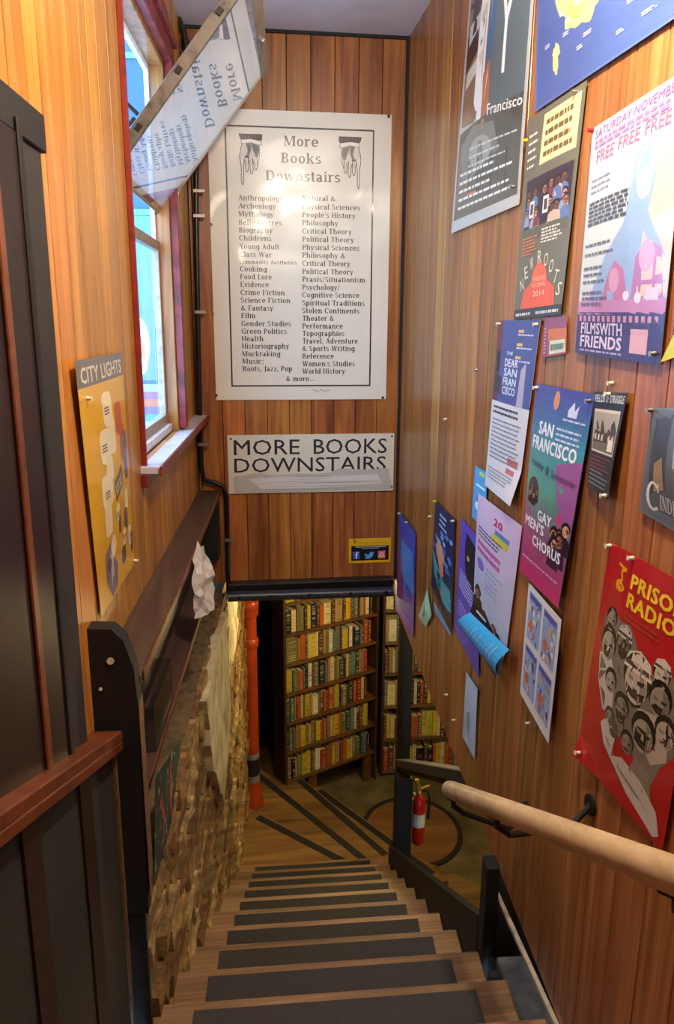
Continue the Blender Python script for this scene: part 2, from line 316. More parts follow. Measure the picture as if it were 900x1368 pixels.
# a small slab-serif alphabet of our own for the big sign: stems, bowls and serifs as flat polygons
def serif_font():
    S, T = .14, .068
    def rc(x0, y0, x1, y1): return [[(x0, y0), (x1, y0), (x1, y1), (x0, y1)]]
    def st(x, y0, y1, b=1, t=1):
        o = rc(x, y0, x+S, y1); e = .055
        if b: o += rc(x-e, y0, x+S+e, y0+.05)
        if t == 1: o += rc(x-e, y1-.05, x+S+e, y1)
        if t == 'l': o += rc(x-e, y1-.05, x+S/2, y1)
        return o
    def ar(cx, cy, rx, ry, a0, a1, n=None, s=S):
        n = n or max(4, int(abs(a1-a0)/24)); o = []
        for i in range(n):
            p, q = [math.radians(a0+(a1-a0)*k/n) for k in (i, i+1)]
            o.append([(cx+rx*math.cos(p), cy+ry*math.sin(p)), (cx+rx*math.cos(q), cy+ry*math.sin(q)), (cx+(rx-s)*math.cos(q), cy+(ry-T)*math.sin(q)), (cx+(rx-s)*math.cos(p), cy+(ry-T)*math.sin(p))])
        return o
    def ln(x0, y0, x1, y1, w): return [[(x0-w/2, y0), (x0+w/2, y0), (x1+w/2, y1), (x1-w/2, y1)]]
    hs = lambda x, y, w=.11: rc(x-w, y, x+w, y+.05)
    ring = lambda cx: ar(cx, .265, .235, .28, 0, 360)
    V_ = lambda h, x0, x1, x2: ln(x0, h, x1, 0, .13)+ln(x1, 0, x2, h, .065)
    F = {'a': (ar(.21, .15, .19, .165, 0, 360)+st(.29, 0, .36, 0, 0)+rc(.29, 0, .50, .05)+ar(.22, .36, .195, .18, 0, 155), .53), 'b': (st(.07, 0, .76, 0, 'l')+ring(.33), .60), 'c': (ar(.27, .265, .24, .28, 48, 312)+rc(.40, .34, .46, .53), .51),
     'd': (ring(.27)+st(.38, 0, .76, 0, 'l')+rc(.40, 0, .57, .05), .60), 'e': (ar(.27, .265, .245, .28, 0, 318)+rc(.1, .24, .50, .30), .54), 'f': (st(.08, 0, .62, 1, 0)+ar(.30, .58, .22, .18, 60, 180)+rc(0, .48, .36, .53), .38),
     'g': (ring(.27)+st(.38, -.08, .53, 0, 0)+rc(.42, .48, .57, .53)+ar(.27, -.07, .235, .155, 190, 360), .58), 'h': (st(.07, 0, .76, 1, 'l')+ar(.33, .33, .20, .21, 0, 150)+st(.405, 0, .34, 1, 0), .62), 'i': (st(.07, 0, .53, 1, 'l')+rc(.07, .62, .195, .74), .29),
     'j': (st(.07, -.1, .53, 0, 'l')+rc(.07, .62, .195, .74), .27), 'k': (st(.07, 0, .76, 1, 'l')+ln(.20, .22, .44, .50, .08)+ln(.27, .32, .47, .02, .13)+hs(.46, .48, .1)+hs(.49, 0, .1), .60), 'l': (st(.07, 0, .76, 1, 'l'), .29),
     'm': (st(.07, 0, .53, 1, 'l')+ar(.31, .33, .18, .21, 0, 150)+st(.365, 0, .34, 1, 0)+ar(.60, .33, .18, .21, 0, 150)+st(.655, 0, .34, 1, 0), .88), 'n': (st(.07, 0, .53, 1, 'l')+ar(.33, .33, .20, .21, 0, 150)+st(.405, 0, .34, 1, 0), .62), 'o': (ring(.27), .54),
     'p': (st(.07, -.22, .53, 1, 'l')+ring(.33), .60), 'q': (ring(.27)+st(.38, -.22, .53, 1, 0), .60), 'r': (st(.07, 0, .53, 1, 'l')+ar(.33, .33, .19, .21, 50, 150), .46), 's': (ar(.22, .39, .185, .145, 25, 265, s=.10)+ar(.22, .145, .195, .155, 90, -155, s=.11), .45),
     't': (st(.09, .1, .68, 0, 0)+rc(0, .48, .34, .53)+ar(.26, .13, .17, .14, 180, 300), .38), 'u': (st(.07, .16, .53, 0, 'l')+ar(.27, .18, .2, .19, 180, 340)+st(.38, 0, .53, 0, 'l')+rc(.4, 0, .57, .05), .61), 'v': (V_(.53, .11, .27, .43)+hs(.11, .48)+hs(.43, .48, .09), .54),
     'w': (V_(.53, .11, .25, .41)+V_(.53, .41, .56, .70)+hs(.11, .48)+hs(.70, .48, .09), .81), 'x': (ln(.11, .53, .42, 0, .13)+ln(.11, 0, .42, .53, .07)+hs(.11, .48, .1)+hs(.43, .48, .1)+hs(.11, 0, .1)+hs(.43, 0, .1), .54), 'y': (V_(.53, .11, .27, .43)+ln(.27, .02, .17, -.2, .07)+rc(.04, -.22, .2, -.15)+hs(.11, .48)+hs(.43, .48, .09), .54),
     'z': (rc(.05, .48, .43, .53)+rc(.05, 0, .43, .05)+ln(.13, .02, .36, .51, .13), .48),
     'A': (ln(.10, 0, .32, .73, .07)+ln(.56, 0, .34, .73, .14)+rc(.18, .20, .5, .26)+hs(.10, 0)+hs(.57, 0, .12), .68), 'B': (st(.08, 0, .73)+ar(.30, .545, .20, .185, -90, 90)+rc(.1, .67, .32, .73)+ar(.31, .19, .235, .19, -90, 90)+rc(.1, .35, .32, .40)+rc(.1, 0, .32, .06), .60),
     'C': (ar(.36, .365, .33, .38, 45, 315)+rc(.55, .5, .61, .73), .66), 'D': (st(.08, 0, .73)+ar(.30, .365, .36, .365, -90, 90)+rc(.1, .67, .31, .73)+rc(.1, 0, .31, .06), .72), 'E': (st(.08, 0, .73)+rc(.1, .67, .54, .73)+rc(.1, .35, .42, .40)+rc(.1, 0, .56, .06)+rc(.49, .56, .54, .73)+rc(.51, 0, .56, .18), .61),
     'F': (st(.08, 0, .73)+rc(.1, .67, .54, .73)+rc(.1, .35, .42, .40)+rc(.49, .56, .54, .73), .58), 'G': (ar(.36, .365, .33, .38, 45, 330)+st(.50, 0.03, .33, 0, 1)+rc(.55, .55, .61, .73), .71), 'H': (st(.08, 0, .73)+st(.50, 0, .73)+rc(.1, .34, .6, .40), .71), 'I': (st(.08, 0, .73), .29), 'J': (st(.14, .02, .73, 0, 1)+ar(.10, .05, .165, .16, 250, 360), .36),
     'L': (st(.08, 0, .73)+rc(.1, 0, .54, .06)+rc(.49, 0, .54, .2), .57), 'M': (rc(.10, 0, .16, .73)+hs(.13, 0, .1)+ln(.14, .73, .41, .06, .15)+ln(.41, .06, .66, .73, .06)+st(.66, 0, .73)+rc(.03, .68, .2, .73), .88), 'N': (rc(.10, 0, .16, .73)+hs(.13, 0, .1)+ln(.15, .73, .57, 0, .16)+rc(.56, 0, .62, .73)+hs(.59, .68, .1)+rc(.03, .68, .2, .73), .72),
     'P': (st(.08, 0, .73)+ar(.30, .53, .24, .2, -90, 90)+rc(.1, .67, .31, .73)+rc(.1, .33, .31, .39), .58), 'R': (st(.08, 0, .73)+ar(.30, .545, .22, .185, -90, 90)+rc(.1, .67, .31, .73)+rc(.1, .35, .31, .40)+ln(.38, .37, .56, 0, .14)+rc(.5, 0, .68, .05), .66), 'S': (ar(.27, .54, .22, .2, 25, 265, s=.12)+ar(.27, .19, .235, .2, 90, -155, s=.13), .56),
     'T': (st(.25, 0, .73)+rc(.02, .67, .60, .73)+rc(.02, .55, .07, .73)+rc(.55, .55, .60, .73), .62), 'V': (V_(.73, .12, .34, .56)+hs(.12, .68, .12)+hs(.56, .68, .1), .66), 'W': (V_(.73, .12, .29, .48)+V_(.73, .48, .64, .84)+hs(.12, .68, .12)+hs(.84, .68, .1), .94), 'Y': (ln(.10, .73, .31, .33, .13)+ln(.54, .73, .33, .33, .07)+st(.26, 0, .36, 1, 0)+hs(.1, .68, .12)+hs(.54, .68, .1), .62),
     '&': (ar(.30, .56, .15, .18, 0, 360, s=.08)+ar(.28, .2, .25, .215, 60, 330)+ln(.24, .48, .60, 0, .13)+ln(.62, .34, .5, .12, .06), .74), ',': (ln(.14, .12, .08, -.12, .1), .26), '.': (rc(.08, 0, .2, .12), .27), "'": (rc(.08, .48, .16, .76), .22), '/': (ln(.04, -.08, .3, .76, .07), .34), ':': (rc(.1, 0, .22, .12)+rc(.1, .38, .22, .5), .30), ' ': ([], .30)}
    return F
_SF = serif_font()
def serif_glyphs(txt):
    x = 0; out = []
    for ch in txt:
        g, w = _SF[ch]; out += [[(x+a, b) for a, b in q] for q in g]; x += w+.02
    return out
_t = glyphs('H'); CAP = max(p[1] for q in _t for p in q)
class Art:      # flat shapes in the sheet's own 0..1 frame, v downwards
    def __init__(s): s.p = []; s.k = 0
    def poly(s, pts, col): s.k += 1; s.p.append((list(pts), lin(col), s.k))
    def rect(s, x0, y0, x1, y1, col): s.poly([(x0, y0), (x1, y0), (x1, y1), (x0, y1)], col)
    def ell(s, cx, cy, rx, ry, col, n=14, rot=0, a0=0, a1=2*PI):
        s.poly([(cx+rx*math.cos(a)*math.cos(rot)-ry*math.sin(a)*math.sin(rot), cy+rx*math.cos(a)*math.sin(rot)+ry*math.sin(a)*math.cos(rot)) for a in [a0+(a1-a0)*i/n for i in range(n)]], col)
    def line(s, pts, w, col, asp=1):   # polyline; w in u units, asp = width/height of sheet
        s.k += 1; c = lin(col)
        for (x0, y0), (x1, y1) in zip(pts, pts[1:]):
            dx, dy = x1-x0, (y1-y0)/asp; l = math.hypot(dx, dy) or 1; nx, ny = -dy/l*w/2, dx/l*w/2*asp
            s.p.append(([(x0-nx, y0-ny), (x1-nx, y1-ny), (x1+nx, y1+ny), (x0+nx, y0+ny)], c, s.k))
    def text(s, txt, x, y, h, col, w=None, align='l', bold=0, serif=False, asp=1, rot=0, cond=1.0):
        # baseline at y, cap height h (v units), w = full width in u units (else natural * cond)
        cap = .73 if serif else CAP
        s.k += 1; c = lin(col); g = serif_glyphs(txt) if serif else glyphs(txt, bold)
        if not g: return
        x0 = min(p[0] for q in g for p in q); x1 = max(p[0] for q in g for p in q); sy = h/cap
        sx = (w/(x1-x0)) if w else sy/asp*cond
        W = (x1-x0)*sx; ox = x-(W/2 if align == 'c' else W if align == 'r' else 0)
        cr, sr = math.cos(rot), math.sin(rot)
        nd = max(1, len(g)//5) if bold and not serif else 0
        for qi, q in enumerate(g):
            pts = []; zo = (qi//nd)*.16 if nd else (qi % 9)*.1 if serif else 0
            for px, py in q:
                a, b = ox-x+(px-x0)*sx, py*sy/asp if False else py*sy
                # rotate in true proportions
                bx = a; by = b*asp if False else b/asp if False else b
                if rot:
                    A_, B_ = a*asp, b; A_, B_ = A_*cr-B_*sr, A_*sr+B_*cr; a, b = A_/asp, B_
                pts.append((x+a, y-b))
            s.p.append((pts, c, s.k+zo))
def sheet(name, S, art, mat, parent, base=.0003, step=None, cuts=(0, 0), label=None):
    """lay an Art onto the surface S(u, v) -> (point, normal) as one mesh"""
    step = step or min(2.5e-5, .0005/max(1, art.k)); bm = bmesh.new(); lay = bm.loops.layers.float_color.new('Col'); 
    for pts, c, k in art.p:
        pts = [(min(1, max(0, a)), min(1, max(0, b))) for a, b in pts]
        try: f = bm.faces.new([bm.verts.new((a, b, k)) for a, b in pts])
        except ValueError: continue
        for l in f.loops: l[lay] = c
    for ax, n in ((0, cuts[0]), (1, cuts[1])):
        for i in range(1, n):
            co = V((0, 0, 0)); co[ax] = i/n; no = V((0, 0, 0)); no[ax] = 1
            bmesh.ops.bisect_plane(bm, geom=list(bm.verts)+list(bm.edges)+list(bm.faces), plane_co=co, plane_no=no, dist=1e-6)
    cen = S(.5, .5)[0]
    for v in bm.verts:
        p, n = S(v.co.x, v.co.y); v.co = p+n*(base+v.co.z*step)-cen
    nref = S(.5, .5)[1]
    bm.normal_update()
    for f in bm.faces:
        if f.normal.dot(nref) < 0: f.normal_flip()
    me = bpy.data.meshes.new(name); bm.to_mesh(me); bm.free(); me.materials.append(M[mat])
    o = bpy.data.objects.new(name, me); COL.objects.link(o); o.parent = parent; o.location = cen-ORG[parent.name]; ORG[o.name] = cen
    if label: o['label'] = label
    return o
def paper(name, corners, n, color, art, letters, label, cat='poster', group=None, mat='print', off=.004, bulge=.0, shape=None, pins=(), thick=.0007, grid=(8, 10), kind=None):
    """a sheet with its print, lettering and pins; corners TL TR BL BR on the wall plane"""
    TL, TR, BL, BR = corners
    def S0(u, v):
        p = (TL*(1-u)+TR*u)*(1-v)+(BL*(1-u)+BR*u)*v
        o = off+bulge*math.sin(PI*u)*math.sin(PI*min(1, v*1.1))
        if shape: o += shape(u, v)
        return p+n*o
    def S(u, v):
        e = .01; p = S0(u, v)
        a = S0(min(1, u+e), v)-S0(max(0, u-e), v); b = S0(u, min(1, v+e))-S0(u, max(0, v-e)); m = a.cross(b).normalized()
        return p, (m if m.dot(n) > 0 else -m)
    m = MB(); gu, gv = grid; c = lin(color)
    idx = {}
    for sd in (0, 1):
        for j in range(gv+1):
            for i in range(gu+1):
                p, nn = S(i/gu, j/gv); idx[sd, i, j] = len(m.v); m.v.append(p-nn*(thick*sd))
    def ad(*k): m.f.append([idx[q] for q in k]); m.c.append(c)
    for j in range(gv):
        for i in range(gu):
            ad((0, i, j), (0, i, j+1), (0, i+1, j+1), (0, i+1, j)); ad((1, i, j), (1, i+1, j), (1, i+1, j+1), (1, i, j+1))
    for i in range(gu): ad((0, i, 0), (0, i+1, 0), (1, i+1, 0), (1, i, 0)); ad((0, i, gv), (1, i, gv), (1, i+1, gv), (0, i+1, gv))
    for j in range(gv): ad((0, 0, j), (1, 0, j), (1, 0, j+1), (0, 0, j+1)); ad((0, gu, j), (0, gu, j+1), (1, gu, j+1), (1, gu, j))
    r = m.build(name, mat, None, label=label, cat=cat, group=group, kind=kind)
    cuts = grid if (bulge or shape) else (0, 0)
    if art and art.p: sheet('artwork', S, art, mat, r, cuts=cuts)
    if letters and letters.p: sheet('lettering', S, letters, mat, r, base=.00085 if art and art.p else .0003, cuts=cuts)
    for q in pins:
        u, v = q[0], q[1]; p, nn = S(u, v); t = MB()
        t.tube([p+nn*.0005, p+nn*.004, p+nn*.010, p+nn*.012], [.0045, .0045, .003, .0055], 8)
        t.build('pushpin', q[2] if len(q) > 2 else 'pin', r, smooth=True)
    return r
# ------------------------------------------------------------------ the setting: walls of tongue and groove boards
def board(parent, a, ex, n, z0a, z0b, z1, mat, th=.018, ch=.0025):
    """vertical board: foot at a, width vector ex, outward normal n; foot heights z0a / z0b at its two sides"""
    m = MB(); w = ex.length; e = ex.normalized(); prof = ((.0008, -th), (.0008, -.004), (ch, 0), (w-ch, 0), (w-.0008, -.004), (w-.0008, -th))
    lo = []; hi = []
    for x, d in prof:
        p = a+e*x+n*d; lo.append(V((p.x, p.y, z0a+(z0b-z0a)*x/w))); hi.append(V((p.x, p.y, z1)))
    k = len(prof); m.v = lo+hi
    m.f = [list(range(k))[::-1], list(range(k, 2*k))]+[[i, (i+1) % k, k+(i+1) % k, k+i] for i in range(k)]; m.c = [None]*len(m.f)
    return m.build('board', mat, parent)
def backing(name, pts, e, mat='black', **kw):
    m = MB(); m.prism(pts, e); return m.build(name, mat, None, kind='structure', **kw)
# right wall: hangs over the stairs, its foot rises towards the end wall
zb = lambda y: -.141+.149*(y-1.757)
wr = backing('wall_right', [(RX+.019, -2.2, zb(-.6)), (RX+.019, 3.7, zb(3.7)), (RX+.019, 3.7, CZ+.05), (RX+.019, -2.2, CZ+.05)], (.08, 0, 0), 'darkdoor')
y = EY-.001; seams = [EY]
k = 1.394+.1125*19
while k > -2.1: seams.append(k); k -= .1125
for y1, y0 in zip(seams, seams[1:]):
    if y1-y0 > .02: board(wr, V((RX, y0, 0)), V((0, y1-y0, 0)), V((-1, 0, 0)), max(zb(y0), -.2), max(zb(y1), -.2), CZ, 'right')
# end wall
we = backing('wall_end', [(-.27, EY+.019, .29), (.86, EY+.019, .29), (.86, EY+.019, CZ+.05), (-.27, EY+.019, CZ+.05)], (0, .1, 0), 'darkdoor')
x = .742
while x > -.21:
    xa = max(x-.1035, -.205)
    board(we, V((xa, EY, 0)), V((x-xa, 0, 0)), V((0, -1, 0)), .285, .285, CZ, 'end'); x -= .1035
# left wall with the window opening
WS0, WS1, WZ0, WZ1 = 2.25, 3.03, 1.10, 2.40
wl = root('wall_left', LW(1, 0, 0), kind='structure')
def lwbox(m, s0, s1, t0, t1, z0, z1): m.box(LW(s0, t0, z0), LAX*(s1-s0), LN*(t1-t0), V((0, 0, z1-z0)))
m = MB()
for s0, s1, z0, z1 in ((-2.2, WS0, -.2, CZ+.05), (WS0, WS1, -.2, WZ0), (WS0, WS1, WZ1, CZ+.05), (WS1, 3.7, -.2, CZ+.05)): lwbox(m, s0, s1, -.066, -.019, z0, z1)
m.build('backing', 'darkdoor', wl)
ls = [-2.1+.115*i for i in range(30) if -2.1+.115*i < 1.3]+[1.365, 1.46, 1.533, 1.642, 1.733, 1.841, 1.905, 1.994, 2.114, WS0, 2.35, 2.45, 2.55, 2.65, 2.75, 2.85, 2.94, WS1, 3.12, 3.23, 3.34, 3.45, 3.58]
for s0, s1 in zip(ls, ls[1:]):
    if s0 >= WS0-.01 and s1 <= WS1+.01:
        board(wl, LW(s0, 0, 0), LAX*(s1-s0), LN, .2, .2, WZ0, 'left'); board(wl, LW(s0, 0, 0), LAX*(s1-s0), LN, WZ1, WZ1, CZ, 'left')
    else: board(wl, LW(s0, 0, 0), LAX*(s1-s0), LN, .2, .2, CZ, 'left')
# ceiling, upper floor, wall behind
m = MB(); m.prism([LW(-2.6, -.066, CZ), LW(3.7, -.066, CZ), V((.86, 3.7, CZ)), V((.86, -2.4, CZ))], (0, 0, .06)); m.build('ceiling', 'ceiling', None, kind='structure')
m = MB(); m.cbox((-1.2, -2.4, -.2), (RX+.1, 1.28, -.005)); m.build('floor', 'tread', None, kind='structure')
m = MB(); m.cbox((-1.2, -2.3, -.2), (RX+.1, -2.2, CZ)); m.build('wall_back', 'right', None, kind='structure')
# cornice caulk line
m = MB(); m.box((-.24, EY-.012, CZ-.012), (.985, 0, 0), (0, .012, 0), (0, 0, .012)); m.build('trim_1', 'black', None, kind='structure')
m = MB(); m.box((RX-.012, EY-.014, .27), (.012, 0, 0), (0, .014, 0), (0, 0, CZ-.27)); m.build('trim_2', 'black', None, kind='structure')
# basement shell
BZ = -2.516
m = MB(); m.cbox((-.6, .4, BZ-.06), (3.4, 7.3, BZ)); m.build('floor_basement', 'carpet', None, kind='structure')
for nm, a, b in (('wall_basement_back', (-.6, 7.2, BZ), (3.4, 7.3, .35)), ('wall_basement_right', (3.3, .4, BZ), (3.4, 7.3, .35)), ('wall_basement_front', (RX+.1, .4, BZ), (3.4, .5, .35))):
    m = MB(); m.cbox(a, b); m.build(nm, 'basewall', None, kind='structure')
m = MB(); m.cbox((-.6, EY+.12, .30), (3.4, 7.3, .36)); m.cbox((RX+.1, .4, .24), (3.4, EY+.12, .36)); m.build('ceiling_basement', 'basewall', None, kind='structure')
# ------------------------------------------------------------------ window
win = root('window_1', LW(2.6, 0, WZ0), kind='structure')
def lpart(name, mat, parent, *boxes, bevel=.002, label=None):
    m = MB()
    for b in boxes: lwbox(m, *b)
    return m.build(name, mat, parent, bevel=bevel, label=label)
lpart('jamb_lining', 'right', win, (WS0, WS0+.012, -.066, .0, WZ0, WZ1), (WS1-.012, WS1, -.066, .0, WZ0, WZ1), (WS0, WS1, -.066, 0, WZ1-.02, WZ1))
lpart('casing', 'redbright', win, (WS0-.006, WS0+.006, 0, .016, WZ0-.05, CZ-.06))
lpart('casing', 'red', win, (WS1, WS1+.045, 0, .03, WZ0+.01, WZ1+.03), (WS1+.045, WS1+.065, 0, .018, WZ0+.01, WZ1+.05))
lpart('casing', 'red', win, (WS0-.02, WS1+.07, 0, .03, WZ1, WZ1+.06), (WS0-.02, WS1+.07, 0, .045, WZ1+.06, WZ1+.08))
lpart('casing', 'redbright', win, (WS0-.02, WS1+.06, 0, .018, WZ1+.09, WZ1+.17))
lpart('sill', 'sill', win, (WS0-.02, 3.565, -.066, .055, WZ0-.022, WZ0), label='pale lilac window sill with dark red edge')
lpart('sill_edge', 'red', win, (WS0-.03, 3.565, .055, .062, WZ0-.026, WZ0+.002), (WS0-.03, 3.12, 0, .02, WZ0-.06, WZ0-.022))
# fixed lower sash
lo = root('lower_sash', LW(2.6, -.05, WZ0)); lo.parent = win; lo.location = ORG[lo.name]-ORG[win.name]
T0, T1 = -.066, -.042
lpart('sash_frame', 'sash', lo, (WS0+.02, WS1-.02, T0, T1, WZ0+.02, WZ0+.065), (WS0+.02, WS1-.02, T0, T1, 1.765, 1.80), (WS0+.012, WS0+.03, T0, T1, WZ0+.02, 1.80), (WS1-.035, WS1-.012, T0, T1, WZ0+.02, 1.80))
lpart('stop_bead', 'whitepaint', lo, (WS0+.02, WS1-.02, T1, T1+.018, WZ0, WZ0+.03))
m = MB(); lwbox(m, WS0+.03, WS1-.03, -.062, -.059, WZ0+.05, 1.765); m.build('pane', 'glasslow', lo)
# frame of the upper opening, peeling white
lpart('frame_bead', 'whitepaint', win, (WS1-.028, WS1-.012, -.066, -.05, 1.80, WZ1-.02), (WS0+.012, WS1-.012, -.066, -.05, WZ1-.04, WZ1-.02), (WS0+.012, WS0+.026, -.066, -.05, 1.80, WZ1-.02))
# hopper sash tilted into the room
HT, HZ = -.036, 1.905
th = math.radians(38.74); HD = LN*math.sin(th)+V((0, 0, math.cos(th)))       # up along the sash
HNm = LN*math.cos(th)-V((0, 0, math.sin(th)))                                 # faces the room, downwards
HS0, HS1, HL = WS0+.03, 3.085, .64
hop = root('tilted_sash', LW(2.6, HT, HZ)); hop.parent = win; hop.location = ORG[hop.name]-ORG[win.name]
def hb(m, s0, s1, d0, d1, n0, n1): m.box(LW(s0, HT, HZ)+HD*d0+HNm*n0, LAX*(s1-s0), HD*(d1-d0), HNm*(n1-n0))
def hpart(name, mat, par, *bs, **kw):
    m = MB()
    for b in bs: hb(m, *b)
    return m.build(name, mat, par, bevel=.0015, **kw)
hpart('bottom_rail', 'sash', hop, (HS0, HS1, -.012, 0.0, -.03, .003), (HS0, HS1, -.004, .018, -.03, -.004))
hpart('top_rail', 'sash', hop, (HS0, HS1, HL-.04, HL, -.03, .004))
hpart('stile', 'sashdark', hop, (HS0, HS0+.012, 0, HL-.04, -.03, .004), label='near stile with worn iron fittings')
hpart('stile', 'sash', hop, (HS1-.010, HS1, 0, HL-.04, -.03, .004))
m = MB(); hb(m, HS0+.012, HS1-.010, .0, HL-.04, -.004, 0); m.build('pane', 'glass', hop, label='glass pane mirroring the big white sign')
hpart('latch', 'steel', hop, (2.75, 2.80, HL-.025, HL-.012, .004, .012))
for d in (.12, .30, .48): hpart('hinge_screw', 'iron', hop, (HS0-.004, HS0+.004, d, d+.02, -.022, -.006))
m = MB(); m.tube([LW(HS0+.05, -.09, HZ+.26), LW(HS0+.12, HT+.05, HZ+.17)], .006, 6); m.tube([LW(HS0+.05, -.09, HZ+.03), LW(HS0+.12, HT+.04, HZ+.16)], .006, 6)
m.tube([LW(HS0+.16, -.09, HZ+.12), LW(HS0+.05, HT+.03, HZ+.30)], .004, 6)
m.build('stay_arm', 'iron', hop, smooth=True)
# ------------------------------------------------------------------ what stands outside the window
ob_ = root('neighbouring_building', LW(6.2, -1.6, -.2), 'blue painted shopfront seen through the window, pale trim around deep blue panels', 'building')
def obx(name, mat, s0, s1, t0, t1, z0, z1, par=ob_, label=None):
    m = MB(); lwbox(m, s0, s1, t0, t1, z0, z1); return m.build(name, mat, par, label=label)
obx('wall', 'bluewall', 6.2, 6.4, -3.2, -.13, -1.5, 4.6)
for t0, t1 in ((-.50, -.20), (-.92, -.58), (-1.5, -1.05)):
    for z0, z1 in ((2.55, 3.35), (.9, 2.3)):
        f = obx('panel', 'bluedark' if z0 > 2 else 'bluelight', 6.17, 6.2, t0, t1, z0, z1)
        obx('panel_trim', 'bluelight', 6.16, 6.175, t0-.03, t0, z0-.03, z1+.03, f); obx('panel_trim', 'bluelight', 6.16, 6.175, t1, t1+.03, z0-.03, z1+.03, f); obx('panel_trim', 'bluelight', 6.16, 6.175, t0, t1, z1, z1+.04, f)
m = MB(); m.box(LW(-1, -3.2, -1.5), LAX*7.2, LN*3.0, V((0, 0, .05))); m.build('pavement', 'pave', None, kind='structure')
a = Art(); c_ = ['8898b8', '7a4468', 'a85428', '5a3f88', '307888', '8c98ac']
for i, c in enumerate(c_): a.rect(0, i/6, 1, (i+1)/6, c)
bp0 = [LW(6.14, -1.3, 1.05), LW(6.14, -.15, 1.05), LW(6.14, -1.3, .70), LW(6.14, -.15, .70)]
paper('striped_banner', bp0, -LAX, 'c8d4e8', a, None, 'striped orange and purple banner outside behind the lower window pane', 'banner', off=.01)
a = Art(); a.ell(.5, .5, .34, .46, 'b8bcc4', 18, .25); a.ell(.5, .62, .22, .3, 'b87450', 16, .25); a.ell(.55, .78, .2, .14, 'f4e8e0', 12)
bp1 = [LW(6.14, -.88, 1.58), LW(6.14, -.60, 1.58), LW(6.14, -.88, 1.08), LW(6.14, -.60, 1.08)]
paper('oval_poster', bp1, -LAX, '4a78a8', a, None, 'pale poster with a white and orange oval seen through the lower pane', 'poster', off=.01)
# ------------------------------------------------------------------ staircase
st = root('staircase', ST(1.6, .1, -2), 'steep worn wooden staircase with grey grip strips leading down', 'staircase')
RUN, RISE, D0, Z0 = .2836, .18, 1.594, -.176
def tr(d, x, z): return SAX*d+STR*x+V((0, 0, z))
for k in range(-1, 10):
    d = D0+.03+RUN*k; z = Z0-RISE*k
    m = MB(); xl, xr = -.37, .552
    m.prism([tr(d-RUN-.03, xl, z-.035), tr(d-RUN-.03, xr, z-.035), tr(d, xr, z-.035), tr(d, xl, z-.035)], (0, 0, .035)); t = m.build('tread', 'tread', st, bevel=.005)
    if k >= 0:
        w = .098 if k < 9 else .07; m = MB()
        m.prism([tr(D0+RUN*k-w, -.262, z), tr(D0+RUN*k-w, .462, z), tr(D0+RUN*k, .462, z), tr(D0+RUN*k, -.262, z)], (0, 0, .002)); m.build('grip_strip', 'grip', t)
    m = MB(); m.prism([tr(d-.04, xl, z-RISE), tr(d-.04, xr, z-RISE), tr(d-.025, xr, z-RISE), tr(d-.025, xl, z-RISE)], (0, 0, RISE-.036)); m.build('riser', 'tread', st)
m = MB(); pts = [ST(1.965, .556, -.265), ST(4.0, .556, -1.57), ST(4.0, .556, -2.2), ST(1.965, .556, -.9)]; m.prism(pts, SLT*.03); m.build('stringer', 'black', st, label='black painted stringer on the open side')
m = MB(); pts = [ST(1.2, .575, -.2), ST(1.75, .575, -.25), ST(4.12, .575, -1.9), ST(4.12, .575, BZ), ST(1.2, .575, BZ)]; m.prism(pts, SLT*.01); m.build('side_panel', 'black', st)
# landing and winders: each level runs under the one before it
lv = root('winder_landing', V((.5, 4.8, BZ)), 'plank landing with winding steps at the foot of the stairs', 'landing')
def plat(name, pts, z, mat='plank'):
    m = MB(); m.prism([V((p[0], p[1], BZ)) for p in pts], (0, 0, z-BZ)); return m.build(name, mat, lv)
L0 = ST(4.16, -.44, 0); L1 = ST(4.13, .66, 0)
E1 = ((-.06, 5.065), (.88, 4.15)); E2 = ((-.03, 5.875), (.93, 4.355)); E3 = ((.40, 5.85), (1.13, 4.51)); E4 = ((.60, 5.84), (1.40, 4.58))
P0 = plat('step', [L0[:2], L1[:2], E1[1], E1[0]], -1.976)
P1 = plat('step', [(-.12, 5.0), (.86, 4.16), E2[1], E2[0]], -2.11)
P2 = plat('step', [(-.08, 5.8), (-.08, 6.3), (.18, 6.3), E3[0], E3[1], (.91, 4.33)], -2.245)
P3 = plat('step', [(.38, 5.83), (1.11, 4.50), E4[1], E4[0]], -2.38)
def gstrip(par, p, q, z, w=.055):
    p, q = V((p[0], p[1], z)), V((q[0], q[1], z)); d = (q-p).normalized(); nn = V((-d.y, d.x, 0)); 
    if nn.y > 0: nn = -nn
    p, q = p+nn*.012, q+nn*.012
    m = MB(); m.prism([p, q, q+nn*w, p+nn*w], (0, 0, .002)); m.build('grip_strip', 'gripdark', par)
gstrip(P0, (.076, 4.931), (.645, 4.377), -1.976); gstrip(P1, (.03, 5.78), (.812, 4.544), -2.11)
gstrip(P2, (.45, 5.76), (1.0, 4.75), -2.245); gstrip(P3, (.62, 5.80), (1.34, 4.68), -2.38)
